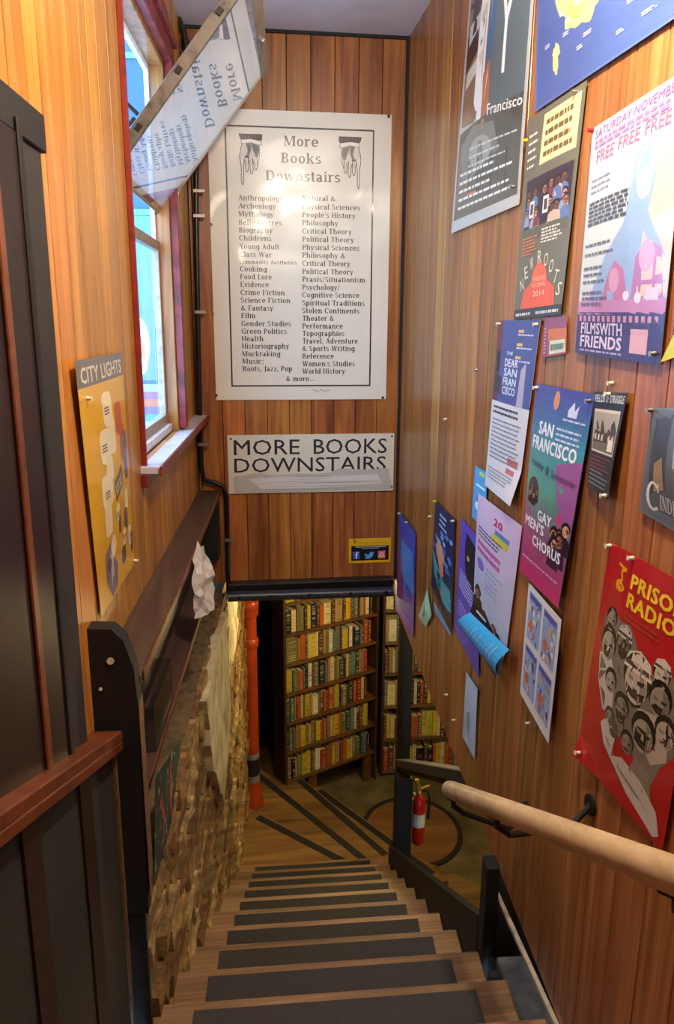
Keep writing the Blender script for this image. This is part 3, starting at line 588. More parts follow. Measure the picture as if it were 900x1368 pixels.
# plywood disc let into the floor, with its dark tape ring
dsc = root('floor_disc', V((1.3, 5.33, BZ)), 'round plywood disc with dark tape edge on the basement floor', 'floor patch')
m = MB(); m.prism([V((1.3+.38*math.cos(a), 5.33+.42*math.sin(a), BZ+.001)) for a in [2*PI*i/40 for i in range(40)]], (0, 0, .012)); m.build('plywood_disc', 'plywood', dsc)
m = MB()
for i in range(40):
    a0, a1 = 2*PI*i/40, 2*PI*(i+1)/40
    m.prism([V((1.3+r*math.cos(a), 5.33+(r+.04)*math.sin(a), BZ+.001)) for r, a in ((.37, a0), (.41, a0), (.41, a1), (.37, a1))], (0, 0, .015))
m.build('tape_ring', 'gripdark', dsc)
m = MB(); m.prism([V((p[0], p[1], BZ+.001)) for p in ((1.16, 4.99), (1.278, 4.977), (1.72, 4.59), (1.58, 4.28))], (0, 0, .02)); tag(m.build('edging_board', 'plank', None), 'flat pale board on the basement floor beside the stair opening', 'board')
# posts and rails
def post(name, c, w, z0, z1, mat, label, cat='post', **kw):
    m = MB(); a = SAX*w/2; b = SLT*w/2; c = V((c.x, c.y, z0)); m.prism([c-a-b, c+a-b, c+a+b, c-a+b], (0, 0, z1-z0)); return tag(m.build(name, mat, None, bevel=.004), label, cat)
NP = ST(4.06, .645, 0)
post('newel_post', NP, .10, -1.974, -1.12, 'black', 'stout black newel post at the foot of the stairs')
up = onY(540, 920, 4.42); post('timber_post', up, .085, -2.1, .29, 'steelpost', 'tall dark brown post rising behind the newel to the ceiling')
P2c = ST(1.925, .575, 0)
sp = root('side_post', V((P2c.x, P2c.y, -.75)), 'black post beside the upper treads carrying the wall edge', 'post')
m = MB(); a = SAX*.03; b = SLT*.02; c = V((P2c.x, P2c.y, -.75)); m.prism([c-a-b, c+a-b, c+a+b, c-a+b], (0, 0, .71)); m.build('shaft', 'black', sp, bevel=.004)
m = MB(); c += V((0, 0, .2)); a *= 1.5; b *= .9; m.prism([c-a-b*1.2+SLT*-.022, c+a-b*1.2+SLT*-.022, c+a-b+SLT*-.005, c-a-b+SLT*-.005], (0, 0, .16)); m.build('bracket_plate', 'iron', sp)
# grey cap rail from newel up to the wall
rl = root('cap_rail', NP+V((0, 0, -1.11)), 'grey painted cap rail running up from the newel post to the wall', 'handrail')
p, q = NP-SAX*-.07+V((0, 0, -1.115)), ST(2.45, .66, -.13); d = (q-p)
m = MB(); hw = SLT*.045; m.prism([p-hw, p+hw, p+hw+V((0, 0, .055)), p-hw+V((0, 0, .055))], d); m.build('rail', 'greyrail', rl, bevel=.004)
m = MB(); m.prism([p-hw*.5-V((0, 0, .03)), p+hw*.5-V((0, 0, .03)), p+hw*.5, p-hw*.5], d); m.build('under_rail', 'black', rl)
# navy ledge beside the top treads, white edging, black boarding under the wall
lg = root('side_ledge', V((.7, 1.4, -.2)), 'scuffed navy ledge with white edging between top treads and wall', 'ledge')
m = MB(); m.prism([V((.60, .9, -.24)), V((RX, .9, -.24)), V((RX, 1.695, -.24)), V((.668, 1.70, -.24)), V((.652, 1.49, -.24))], (0, 0, .04)); m.build('ledge_top', 'navyledge', lg, bevel=.004)
m = MB(); m.box((RX-.012, .9, -.2), (.012, 0, 0), (0, 1.06, 0), (0, 0, .012)); m.build('edging', 'whitetrim', lg)
m = MB(); m.prism([V((.645, 1.69, -.85)), V((RX+.05, 1.69, -.85)), V((RX+.05, 1.69, -.24)), V((.645, 1.69, -.24))], (0, -.02, 0)); m.build('apron', 'blackpanel', lg)
m = MB(); m.prism([V((RX+.02, 1.2, -1.3)), V((RX+.02, 2.02, -1.3)), V((RX+.02, 2.02, zb(2.02))), V((RX+.02, 1.2, zb(1.2)))], (.02, 0, 0)); m.build('side_boarding', 'blackpanel', lg)
# wooden handrail on iron brackets
H0, H1 = V((.540, 1.80, .268)), V((.520, .40, 1.03))
hr = root('handrail', H0, 'round bare wood handrail on iron brackets along the poster wall', 'handrail')
m = MB(); n_ = 14; hd = (H1-H0).normalized(); pp = [H0, H0+hd*.004, H0+hd*.012]; rr = [.012, .020, .0235]
for i in range(1, n_+1): pp.append(H0.lerp(H1, i/n_)); rr.append(.0242)
m.tube(pp, rr, 18); m.build('rail', 'rail', hr, smooth=True)
for px in ((792, 1092), (580, 1078)):
    pass
for tt in (.035, .28, .75):
    c = H0.lerp(H1, tt); m = MB(); wp = V((RX-.001, c.y, c.z-(.01 if tt > .1 else .075)))
    m.tube([wp, wp-V((.006, 0, 0))], .024, 12); m.tube([wp, wp+V((-.05, 0, -.055)), c+V((.03, 0, -.07)), c+V((0, 0, -.045)), c+V((0, 0, -.026))], .0075, 8)
    m.box(c+hd*-.03+V((-.012, 0, -.028)), hd*.06, V((.024, 0, 0)), V((0, 0, .004))); m.build('bracket', 'iron', hr, smooth=True)
# ------------------------------------------------------------------ brick wall under the shelf
bw = root('wall_left_lower', LW(3, .09, -1), kind='structure')
m = MB(); lwbox(m, 1.58, 5.62, -.16, .078, BZ, .19); m.build('mortar_bed', 'mortar', bw)
m = MB(); lwbox(m, 5.62, 7.3, -.2, -.1, BZ, .3); m.build('wall_basement_left', 'basewall', None, kind='structure')
def brickmesh(seed):
    rnd = random.Random(seed); bm = bmesh.new(); bmesh.ops.create_cube(bm, size=1)
    bmesh.ops.subdivide_edges(bm, edges=[e for e in bm.edges if abs((e.verts[0].co-e.verts[1].co).x) > .5], cuts=2)
    for v in bm.verts:
        v.co.x *= .2; v.co.y *= .05; v.co.z *= .062
        if v.co.y > 0: v.co += V((rnd.uniform(-.004, .004), rnd.uniform(-.012, .006), rnd.uniform(-.005, .005)))
    me = bpy.data.meshes.new('brick'); bm.to_mesh(me); bm.free(); me.materials.append(M['brick']); return me
BM = [brickmesh(i) for i in range(8)]
Rw = Matrix(((LAX.x, LN.x, 0), (LAX.y, LN.y, 0), (0, 0, 1))).to_4x4()
nb = 0; far = MB(); rnd = random.Random(3)
cands = []
for j in range(32):
    z = .155-.074*j
    s = 1.69+(.105 if j % 2 else 0)
    while s < 5.5:
        zs = Z0-(s-1.6)*.6347+.05 if s < 4.2 else -1.976
        if z > zs-.14: cands.append((s, z))
        s += .212
cands.sort(key=lambda c: c[0])
for i, (s, z) in enumerate(cands):
    off = .060+rnd.uniform(-.004, .018)
    if i < 296:
        o = bpy.data.objects.new('brick', BM[i % 8]); COL.objects.link(o); o.parent = bw
        p = LW(s, off, z)-ORG[bw.name]; o.matrix_basis = Matrix.Translation(p) @ Rw @ Matrix.Rotation(rnd.uniform(-.03, .03), 4, 'Y')
    else:
        lwbox(far, s-.1, s+.1, .03, off+.025, z-.031, z+.031)
if far.v: far.build('far_bricks', 'brick', bw, kind='stuff')
# ragged plaster left on the brick
def slab(name, pts, t0, t1, mat, parent, rag=.02, seed=1):
    rnd = random.Random(seed); out = []
    for (s0, z0), (s1, z1) in zip(pts, pts[1:]+pts[:1]):
        for i in range(5): out.append((s0+(s1-s0)*i/5+rnd.uniform(-rag, rag), z0+(z1-z0)*i/5+rnd.uniform(-rag, rag)))
    m = MB(); m.prism([LW(s, t0, z) for s, z in out], LN*(t1-t0)); return m.build(name, mat, parent)
slab('plaster_patch', [(2.62, .17), (3.5, .17), (3.6, -.45), (3.1, -.62), (2.75, -.22)], .07, .118, 'plaster', bw, .02, 4)
slab('plaster_patch', [(3.7, .1), (4.5, .15), (4.5, -.3), (3.8, -.4)], .07, .10, 'plaster', bw, .02, 5)
# ------------------------------------------------------------------ long shelf unit on the left wall
sh = root('wall_shelf', LW(2.6, 0, .2), 'long dark brown wooden shelf unit below the window with black end panel', 'shelf')
lpart('top_board', 'shelf', sh, (1.60, 3.565, 0, .098, .722, .745))
lpart('shelf_board', 'shelf', sh, (1.62, 3.565, 0, .085, .415, .435))
lpart('back_panel', 'darkdoor', sh, (1.62, 3.565, .001, .008, .2, .722))
lpart('front_edge', 'brownrail', sh, (1.62, 3.565, .098, .103, .722, .748), label='worn lighter front edge of the top board')
lpart('front_edge', 'brownrail', sh, (1.62, 3.565, .085, .089, .415, .437))
lpart('end_block', 'black', sh, (3.45, 3.565, .008, .095, .435, .722))
m = MB(); e0 = [(-.03, .875), (.05, .872), (.075, .845), (.093, .78), (.097, .70), (.092, .16), (.015, .16), (.015, .62), (-.03, .62)]
m.prism([LW(1.56, t, z) for t, z in e0], LAX*.045); m.build('end_panel', 'black', sh, label='black rounded end panel')
lpart('panel_edge', 'beigetrim', sh, (1.56, 1.605, .0975, .0995, .2, .70))
m = MB(); lwbox(m, 1.562, 1.579, .0, .083, -.62, .158); m.build('lower_board', 'greenblack', sh)
for t, z, r, mt in ((.045, .80, .008, 'plaster'), (.02, .735, .004, 'white'), (.05, .60, .003, 'white')):
    m = MB(); m.tube([LW(1.56, t, z), LW(1.558, t, z)], r, 8); m.build('paint_spot' if mt == 'plaster' else 'screw', mt, sh)
# clear leaflet holder on the middle shelf, picture card below it
m = MB(); lwbox(m, 1.80, 2.10, .080, .083, .435, .56); lwbox(m, 1.80, 2.10, .02, .083, .435, .439); lwbox(m, 1.80, 1.803, .02, .083, .435, .56); lwbox(m, 2.097, 2.10, .02, .083, .435, .56)
tag(m.build('leaflet_holder', 'clear', None, bevel=.0008), 'clear plastic leaflet holder standing on the dark middle shelf', 'holder')
a = Art(); rn = random.Random(5); 
for i in range(150):
    a.ell(rn.random(), rn.random(), rn.uniform(.01, .03), rn.uniform(.015, .05), rn.choice(['1c3c30', '24504a', '8a9a80', '5a7068', 'c8c8a8', '7a2030', '305a4c']), 6)
a.line([(.1, .9), (.35, .5), (.45, .1)], .05, 'c03848', 1.6); a.line([(.55, 1), (.6, .6), (.8, .3)], .05, 'b83048', 1.6)
paper('picture_card', [onL(240, 985, .1), onL(205, 1040, .1), onL(228, 1095, .1), onL(204, 1185, .1)], LN, '203c34', a, None, 'dark green picture card with red stripes propped under the shelf', 'picture', off=.004)
# crumpled white paper tucked over the shelf edge
m = MB(); rn = random.Random(11); g = {}
for j in range(10):
    for i in range(6):
        s = 2.42+.12*i/5+rn.uniform(-.007, .007); z = .775-.235*j/9+rn.uniform(-.006, .006)+(.03 if i in (2, 3) and j == 0 else 0)
        w = (.4+.6*min(1, j/3)) if j < 3 else 1; s = 2.49+(s-2.49)*w*(1 if j < 8 else .7)
        g[i, j] = len(m.v); m.v.append(LW(s, .106+.052*(i/5)*(w if j < 3 else 1)+rn.uniform(0, .012), z))
for j in range(9):
    for i in range(5): m.f.append([g[i, j], g[i+1, j], g[i+1, j+1], g[i, j+1]]); m.c.append(None)
pw = m.build('crumpled_paper', 'white', None); so = pw.modifiers.new('s', 'SOLIDIFY'); so.thickness = .0012
tag(pw, 'crumpled white paper hanging over the front of the dark wall shelf', 'paper')
# ------------------------------------------------------------------ near left: dark door, brown cap rail, green-black half wall
dr = root('door_1', LW(1, 0, 0), kind='structure')
lpart('door_leaf', 'darkdoor', dr, (.5, 1.30, .004, .03, -.2, 1.78)); lpart('stile', 'greyrail', dr, (1.30, 1.43, .004, .022, .3, 1.83), label='grey brown jamb board')
lpart('edge_bead', 'black', dr, (1.285, 1.305, .004, .034, .3, 1.80)); lpart('edge_bead', 'brownrail', dr, (1.16, 1.185, .03, .036, -.2, 1.75)); lpart('edge_bead', 'black', dr, (1.43, 1.445, .002, .012, .3, 1.84))
lpart('head_bead', 'black', dr, (.5, 1.445, .004, .028, 1.78, 1.84))
hwl = root('half_wall', LW(1.5, .03, -.2), 'dark panelled half wall with reddish brown sloping cap rail at the near left', 'half wall')
def slope_box(m, s0, s1, t0, t1, za, zc, k=-.39):       # a bar along the wall that falls with the stairs; za, zc heights at s = 1.55
    f = lambda s: (s-1.55)*k
    m.hexa([LW(s0, t0, za+f(s0)), LW(s1, t0, za+f(s1)), LW(s1, t1, za+f(s1)), LW(s0, t1, za+f(s0)), LW(s0, t0, zc+f(s0)), LW(s1, t0, zc+f(s1)), LW(s1, t1, zc+f(s1)), LW(s0, t1, zc+f(s0))])
m = MB(); slope_box(m, .6, 1.553, .0, .062, .615, .640); slope_box(m, .6, 1.553, .046, .062, .592, .616); m.build('cap_rail', 'brownrail', hwl, bevel=.003)
m = MB(); slope_box(m, .6, 1.55, .0, .040, -.8, .612); m.build('panel', 'greenblack', hwl)
m = MB(); slope_box(m, 1.535, 1.553, .040, .046, -.8, .592); m.build('edge_strip', 'beigetrim', hwl)
for s0 in (1.0, 1.28): m = MB(); slope_box(m, s0, s0+.07, .040, .045, -.8, .592); m.build('batten', 'darkdoor', hwl)
# ------------------------------------------------------------------ conduit down the corner
cn = root('conduit', LW(3.53, .02, 1.3), 'thin black conduit with metal clips running down the corner left of the sign', 'pipe')
cp = [V((-.155, 3.545, 2.42)), V((-.172, 3.545, 1.95)), V((-.185, 3.545, 1.3)), V((-.190, 3.545, .86)), V((-.178, 3.545, .80)), V((-.13, 3.55, .785)), V((-.092, 3.55, .765)), V((-.078, 3.55, .72)), V((-.082, 3.55, .235))]
m = MB(); m.tube(cp, .011, 10); m.build('tube', 'conduit', cn, smooth=True)
for z, x in ((2.05, -.168), (1.55, -.180), (.96, -.189), (.50, -.080), (1.95, -.171)):
    m = MB(); m.box((x-.013, 3.530, z), (.05, 0, 0), (0, .006, 0), (0, 0, .014)); m.build('clip', 'steel', cn, bevel=.001)
m = MB(); m.tube([V((-.150, 3.54, 2.40)), V((-.150, 3.52, 2.45)), V((-.155, 3.52, 2.5))], .019, 10); m.build('junction', 'conduit', cn, smooth=True)
cb = [[onY(x, y, 3.50) for x, y in pl] for pl in ([(212, -30), (222, 8), (240, 38), (252, 58), (256, 88), (248, 118), (246, 150)], [(200, -30), (214, 20), (234, 50), (244, 74), (243, 104), (238, 130)], [(238, 0), (237, 22), (246, 44), (250, 75)])]
for i, pl in enumerate(cb):
    m = MB(); m.tube(pl, .009 if i < 2 else .012, 8)
    tag(m.build('cable', 'conduit' if i != 1 else 'oxpipe', None, smooth=True), ['thick black cable looping down behind the open window', 'dark red pipe bending down beside the window head', 'short black pipe stub hanging from the ceiling corner'][i], 'cable')
# ------------------------------------------------------------------ padded beam at the foot of the end wall
pb = root('padded_beam', V((.3, 3.5, .25)), 'black padded vinyl bumper with studs along the low beam', 'bumper')
m = MB(); m.cbox((-.085, EY-.06, .245), (.725, EY+.12, .288)); m.build('beam', 'vinyl', pb, bevel=.006)
m = MB()
pr = []
for i in range(12): a_ = 2*PI*i/12; pr.append(V((-.085, EY-.055+.034*math.cos(a_), .228+.026*math.sin(a_))))
m.prism(pr, (.81, 0, -.004)); m.build('padding', 'vinylsheen', pb, smooth=True)
for x in (-.03, .115, .31, .51, .685):
    m = MB(); m.tube([V((x, EY-.087, .228)), V((x, EY-.094, .228))], [.010, .006], 10); m.build('stud', 'iron', pb, smooth=True)

# ------------------------------------------------------------------ signs on the end wall
YS = EY-.006
def sheet_xz(x0, x1, z1, z0): return [V((x0, EY, z1)), V((x1, EY, z1)), V((x0, EY, z0)), V((x1, EY, z0))]
SX0, SX1, SZ1, SZ0 = -.113, .680, 2.392, 1.166
def suv(px, py):
    p = onY(px, py, YS); return (p.x-SX0)/(SX1-SX0), (SZ1-p.z)/(SZ1-SZ0)
asp = (SX1-SX0)/(SZ1-SZ0); W_ = SX1-SX0; H_ = SZ1-SZ0
a = Art()
fr = [suv(299, 168.4), suv(501.5, 172), suv(493, 517), suv(309.5, 515.5)]
x0, x1, y0, y1 = (fr[0][0]+fr[3][0])/2, (fr[1][0]+fr[2][0])/2, (fr[0][1]+fr[1][1])/2, (fr[2][1]+fr[3][1])/2
tk = .0085
for r in ((x0, y0, x1, y0+tk*asp), (x0, y1-tk*asp, x1, y1), (x0, y0, x0+tk, y1), (x1-tk, y0, x1, y1)): a.rect(*r, '17181a')
def pointing_hand(a, cx, cy, w, h, flip):
    f = lambda x, y: (cx+(x-.5)*w*(-1 if flip else 1), cy+y*h)
    P = lambda pts, c: a.poly([f(*p) for p in pts], c)
    Ln = lambda pts, wd, c='222222': a.line([f(*p) for p in pts], wd, c, asp)
    P([(.02, 0), (1, 0), (1, .10), (.9, .15), (.5, .11), (.15, .14), (.06, .08)], '2e2e30')
    for i in range(6): Ln([(.1+.15*i, .02), (.16+.15*i, .10)], .0015, '7a7a78')
    P([(.12, .12), (.5, .10), (.93, .13), (.97, .20), (.85, .22), (.5, .15), (.2, .18), (.12, .2)], 'eae8e0'); Ln([(.12, .12), (.14, .2), (.5, .155), (.84, .215), (.97, .2), (.93, .13)], .0028)
    P([(.17, .18), (.5, .15), (.84, .2), (.86, .34), (.78, .46), (.5, .5), (.22, .48), (.1, .42), (.08, .33)], 'cfcdc6')
    P([(.5, .16), (.84, .21), (.87, .34), (.80, .46), (.70, .44), (.62, .30)], '77767a'); P([(.3, .18), (.5, .17), (.52, .32), (.42, .44), (.3, .46), (.4, .3)], '6a696c')
    P([(.25, .42), (.45, .44), (.4, .50), (.27, .5)], '3a3a3c')
    for i in range(7): Ln([(.50+.045*i, .19+.01*i), (.56+.04*i, .32+.012*i)], .0014, '3a3a3c')
    for i in range(5): Ln([(.32+.03*i, .2), (.38+.02*i, .32)], .0014, '3a3a3c')
    P([(.08, .40), (.22, .46), (.20, .62), (.19, .92), (.14, .99), (.09, .92), (.10, .66), (.04, .48)], 'dddbd3')
    Ln([(.17, .18), (.09, .30), (.04, .44), (.10, .64), (.09, .92), (.14, .995), (.19, .92), (.20, .62), (.24, .5)], .004)
    for i, (x, t) in enumerate(((.32, .74), (.50, .78), (.68, .70))):
        P([(x-.10, .47), (x+.08, .46), (x+.10, t-.08), (x+.04, t), (x-.02, t-.02), (x-.04, .6)], 'd5d3cb'); Ln([(x-.10, .47), (x-.03, .6), (x-.02, t-.02), (x+.04, t), (x+.10, t-.08), (x+.08, .46)], .0038)
        Ln([(x-.02, .48), (x+.03, .6)], .002, '55555a')
    Ln([(.86, .22), (.89, .34), (.84, .5), (.80, .6)], .003)
u0, v0 = suv(334, 179); u1, v1 = suv(334, 248); hw = suv(350, 200)[0]-suv(318, 200)[0]
pointing_hand(a, u0, v0, hw, v1-v0, False)
u0, v0 = suv(469, 183); u1, v1 = suv(469, 253); pointing_hand(a, u0-.004, v0, hw, v1-v0, True)
for i in range(7): q = suv(418+i*3.2, 520+(i*7 % 3)); a.rect(q[0], q[1], q[0]+.006, q[1]+.004, '3a3020')
for px, py in ((519, 155), (282, 300), (284, 420)): q = suv(px, py); a.ell(q[0], q[1], .008, .006, '6a4a30', 8)
t = Art(); INK = '232528'
def sg(tx, px, by, cap=6.9, wpx=None, al='l'):
    u, v = suv(px, by); h = suv(px, by)[1]-suv(px, by-cap)[1]; w = (suv(px+wpx, by)[0]-u) if wpx else None
    t.text(tx, u, v, h, INK, w=w, align=al, bold=.018, serif=True, asp=asp, cond=.93)
for tx, px, by, w, c in (('More', 379, 195, 46, 13.5), ('Books', 375.5, 217.5, 53, 13.5), ('Downstairs', 355, 241, 99, 13.5)): sg(tx, px, by, c, w)
for i, (tx, by, w) in enumerate((('Anthropology', 267.5, 60), ('Archeology', 278.3, 50), ('Mythology', 289, 47), ('Belle Lettres', 300, 57), ('Biography', 310.6, 45), ('Childrens', 321.3, 43), ('Young Adult', 332.5, 53), ('Class War', 343, 43), ('Commodity Aesthetics', 352.5, 76),
        ('Cooking', 362.5, 36), ('Food Lore', 373, 42), ('Evidence', 383.3, 38), ('Crime Fiction', 394, 59), ('Science Fiction', 404.3, 66), ('& Fantasy', 414.8, 43), ('Film', 425, 19), ('Gender Studies', 435.6, 66), ('Green Politics', 445.8, 60), ('Health', 455.8, 29), ('Historiography', 465.7, 63), ('Muckraking', 476, 51), ('Music:', 485.8, 28), ('Roots, Jazz, Pop', 496, 66))):
    sg(tx, 318+6*(by-267)/229, by, 5.2 if i == 8 else 6.9, w)
for tx, by, w in (('Natural &', 268, 44), ('Physical Sciences', 279.3, 77), ("People's History", 290.3, 71), ('Philosophy', 301, 48), ('Critical Theory', 312, 66), ('Political Theory', 322.8, 69), ('Physical Sciences', 333.8, 76), ('Philosophy &', 344.3, 57), ('Critical Theory', 355, 64), ('Political Theory', 366, 68),
        ('Praxis/Situationism', 376.4, 84), ('Psychology/', 387, 50), ('Cognitive Science', 397.3, 76), ('Spiritual Traditions', 408, 83), ('Stolen Continents', 418.3, 76), ('Theater &', 428.6, 42), ('Performance', 438.8, 54), ('Topographies', 448.8, 56), ('Travel, Adventure', 458.8, 74), ('& Sports Writing', 469, 70), ('Reference', 479, 42), ("Women's Studies", 489.3, 70), ('World History', 499.3, 57)):
    sg(tx, 403.6, by, 6.9, w)
sg('& more...', 382, 509, 6.5, 38)
sgn = paper('books_sign', sheet_xz(SX0, SX1, SZ1, SZ0), V((0, -1, 0)), 'dfdcd0', a, t, 'big white enamel sign with pointing hands listing book subjects on the end wall', 'sign', mat='enamel', off=.008, thick=.004, grid=(1, 1))
for px, py in ((519, 156), (281, 152), (289, 528), (511, 531)):
    q = onY(px, py, EY-.008); m = MB(); m.tube([q, q-V((0, .004, 0))], .006, 8); m.build('screw', 'iron', sgn)
# second sign
a = Art(); t = Art(); x0, x1, z1, z0 = -.067, .724, 1.003, .724; asp2 = (x1-x0)/(z1-z0)
t.text('MORE', .036, .335, .25, '2a2a2e', w=.39, bold=.004); t.text('BOOKS', .51, .335, .25, '2a2a2e', w=.445, bold=.004)
t.text('DOWNSTAIRS', .036, .635, .24, '2a2a2e', w=.915, bold=.004)
rn = random.Random(2)
edge = [(.045+.9*i/18, .67+rn.uniform(-.02, .02)-.07*(i > 11)) for i in range(19)]
a2 = Art(); a2.rect(.045, .70, .115, .725, '2a2a2e')
tape = Art(); tape.poly([(.03, .72)]+[(p[0]*1.02, p[1]) for p in edge]+[(.99, .9), (.99, .97), (.04, .985)], 'b9b6ae'); tape.poly([(.12, .75), (.3, .71), (.55, .74), (.9, .7), (.93, .86), (.6, .92), (.2, .94)], 'd2d2d0')
for i in range(14): tape.line([(rn.uniform(.05, .6), y_ := rn.uniform(.72, .95)), (rn.uniform(.6, .97), y_+rn.uniform(-.02, .02))], .002, 'a59f90', asp2)
s2 = paper('stairs_sign', sheet_xz(x0, x1, z1, z0), V((0, -1, 0)), 'd6d2c2', a2, t, 'wide white plank sign reading MORE BOOKS DOWNSTAIRS with torn tape below', 'sign', mat='mattesign', off=.010, thick=.008, grid=(1, 1))
def S2(u, v): return V((x0+(x1-x0)*u, EY-.010, z1-(z1-z0)*v)), V((0, -1, 0))
sheet('torn_tape', S2, tape, 'mattesign', s2, base=.0022, label='torn greyish tape strip across the lower edge')
for u, v in ((.02, .06), (.985, .05), (.99, .93)):
    q, nn = S2(u, v); m = MB(); m.tube([q, q+nn*.003], .005, 8); m.build('screw', 'iron', s2)
# social media sticker
x0b, x1b, z1b, z0b = .510, .720, .484, .358; a = Art(); t = Art(); asp3 = (x1b-x0b)/(z1b-z0b)
a.rect(.06, .30, .955, .90, '101014'); a.poly([(.09, .06), (.2, .06), (.165, .1), (.155, .22), (.13, .22), (.125, .1)], '7a6208')
a.rect(.16, .33, .88, .365, 'b8bcc4'); a.rect(.30, .39, .72, .42, '9aa0aa')
a.rect(.09, .52, .26, .83, '3a5fb8'); t.text('f', .155, .82, .27, 'f0f4ff', w=.07, bold=.02)
a.poly([(.38, .60), (.44, .66), (.49, .65), (.50, .58), (.54, .55), (.58, .58), (.62, .56), (.59, .62), (.57, .74), (.50, .83), (.42, .84), (.37, .80), (.43, .77), (.385, .70)], '4aa8ea')
a.rect(.70, .52, .87, .83, 'e0607c'); a.rect(.70, .70, .87, .83, 'e89060'); a.ell(.785, .675, .05, .09, 'f8e4e0', 16); a.ell(.785, .675, .032, .058, 'e0687c', 14); a.ell(.84, .57, .01, .018, 'f8e4e0', 8)
a.line([(.24, .18), (.92, .18)], .012, 'b08c10', asp3)
paper('social_sticker', sheet_xz(x0b, x1b, z1b, z0b), V((0, -1, 0)), 'e0b41c', a, t, 'small yellow sticker with three social media icons above the padded beam', 'sticker', off=.003, grid=(1, 1))
# ------------------------------------------------------------------ posters on the right wall
RN = V((-1, 0, 0)); PX = RX-.004
def rq(*pp, X=PX): return [onX(x, y, X) for x, y in pp]
def lines(t, x0, x1, y0, y1, n, col, h=.012, seed=1, al='l', wmin=.6):
    """rows of body text too small to read, set as short dashes of word length"""
    rn = random.Random(seed)
    for i in range(n):
        y = y0+(y1-y0)*i/max(1, n-1); W = (x1-x0)*rn.uniform(wmin, 1); x = x0 if al == 'l' else x0+((x1-x0)-W)/2; e = x+W
        while x < e:
            w = min(e-x, rn.uniform(.03, .09)); t.rect(x, y-h, x+w, y, col); x += w+.014
def crowd(a, x0, x1, y0, y1, n, seed, tones, hair='241a16', r=.05, body=None, asp=.6):
    rn = random.Random(seed); pts = sorted([(rn.uniform(x0, x1), rn.uniform(y0, y1)) for _ in range(n)], key=lambda p: p[1])
    for x, y in pts:
        q = r*rn.uniform(.8, 1.2); c = rn.choice(tones)
        a.poly([(x-q*1.9, min(1, y+q*asp*4.6)), (x-q*1.5, y+q*asp*1.9), (x-q*.5, y+q*asp*1.2), (x+q*.5, y+q*asp*1.2), (x+q*1.5, y+q*asp*1.9), (x+q*1.9, min(1, y+q*asp*4.6))], rn.choice(body or ['2c2c38', '5a2c34', '3c4668', '7a6a5c', '18181c']))
        a.ell(x, y-q*asp*.35, q*1.12, q*asp*1.25, hair, 12); a.ell(x, y+q*asp*.15, q*.85, q*asp*1.1, c, 12)
        a.poly([(x+q*.1, y-q*asp*.7), (x+q*.8, y), (x+q*.3, y+q*asp*1.05), (x+q*.3, y)], '5a3a2a')
        a.line([(x-q*.55, y-q*asp*.02), (x+q*.5, y-q*asp*.02)], q*.14, '3a2620')
        a.line([(x-q*.25, y+q*asp*.62), (x+q*.25, y+q*asp*.62)], q*.14, '5a2420')
SKIN = ['c89070', 'a87050', '7a4c34', 'd8a888', '5e3a28']
def rposter(name, pp, col, a, t, label, **kw):
    return paper(name, rq(*pp), RN, col, a, t, label, **kw)
# 1 tall photo poster at the top
a = Art(); t = Art()
a.poly([(.03, .02), (.42, .02), (.40, .60), (.30, .66), (.05, .66)], '8a6a50'); a.poly([(.05, .3), (.4, .22), (.36, .42), (.05, .5)], '2a2020')
a.poly([(.08, .36), (.42, .30), (.40, .34), (.08, .42)], 'c8c0b0'); a.poly([(.08, .50), (.40, .44), (.40, .48), (.08, .55)], 'd0c8b8'); a.poly([(.30, .10), (.46, .08), (.5, .52), (.42, .7), (.28, .60)], 'e8e6e2')
a.poly([(.44, .02), (.97, .02), (.97, .74), (.40, .78), (.44, .5)], '5a6a70'); a.poly([(.42, .52), (.52, .48), (.54, .62), (.44, .70)], 'b07050'); a.poly([(.5, .3), (.56, .28), (.52, .44), (.46, .52)], '3a6aa0')
a.poly([(.03, .68), (.97, .62), (.97, .96), (.03, .96)], '4c4e48'); a.poly([(.08, .72), (.3, .67), (.62, .68), (.70, .78), (.3, .84), (.06, .86)], '74766e'); a.ell(.42, .76, .18, .05, '9a9c94', 16)
for x in (.1, .25, .4, .6, .8): a.rect(x, .78, x+.02, .92, '33352f')
t.text('Y', .60, .54, .30, 'f0f0ec', w=.22); t.text('Francisco', .52, .655, .035, 'f0f0ec', w=.44, bold=.01, rot=-.02)
lines(t, .25, .95, .745, .80, 3, 'c8cac4', .006, 2); lines(t, .1, .9, .82, .93, 5, 'e4e4de', .009, 3); a.rect(.25, .885, .4, .893, 'c06a3a')
rposter('photo_poster', ((640, -140), (726, -160), (604, 312), (695, 273)), 'b8b8b4', a, t, 'tall glossy grey poster with a big white Y, upper left of the poster wall', mat='gloss', bulge=.012, pins=((.93, .93, 'steel'),))
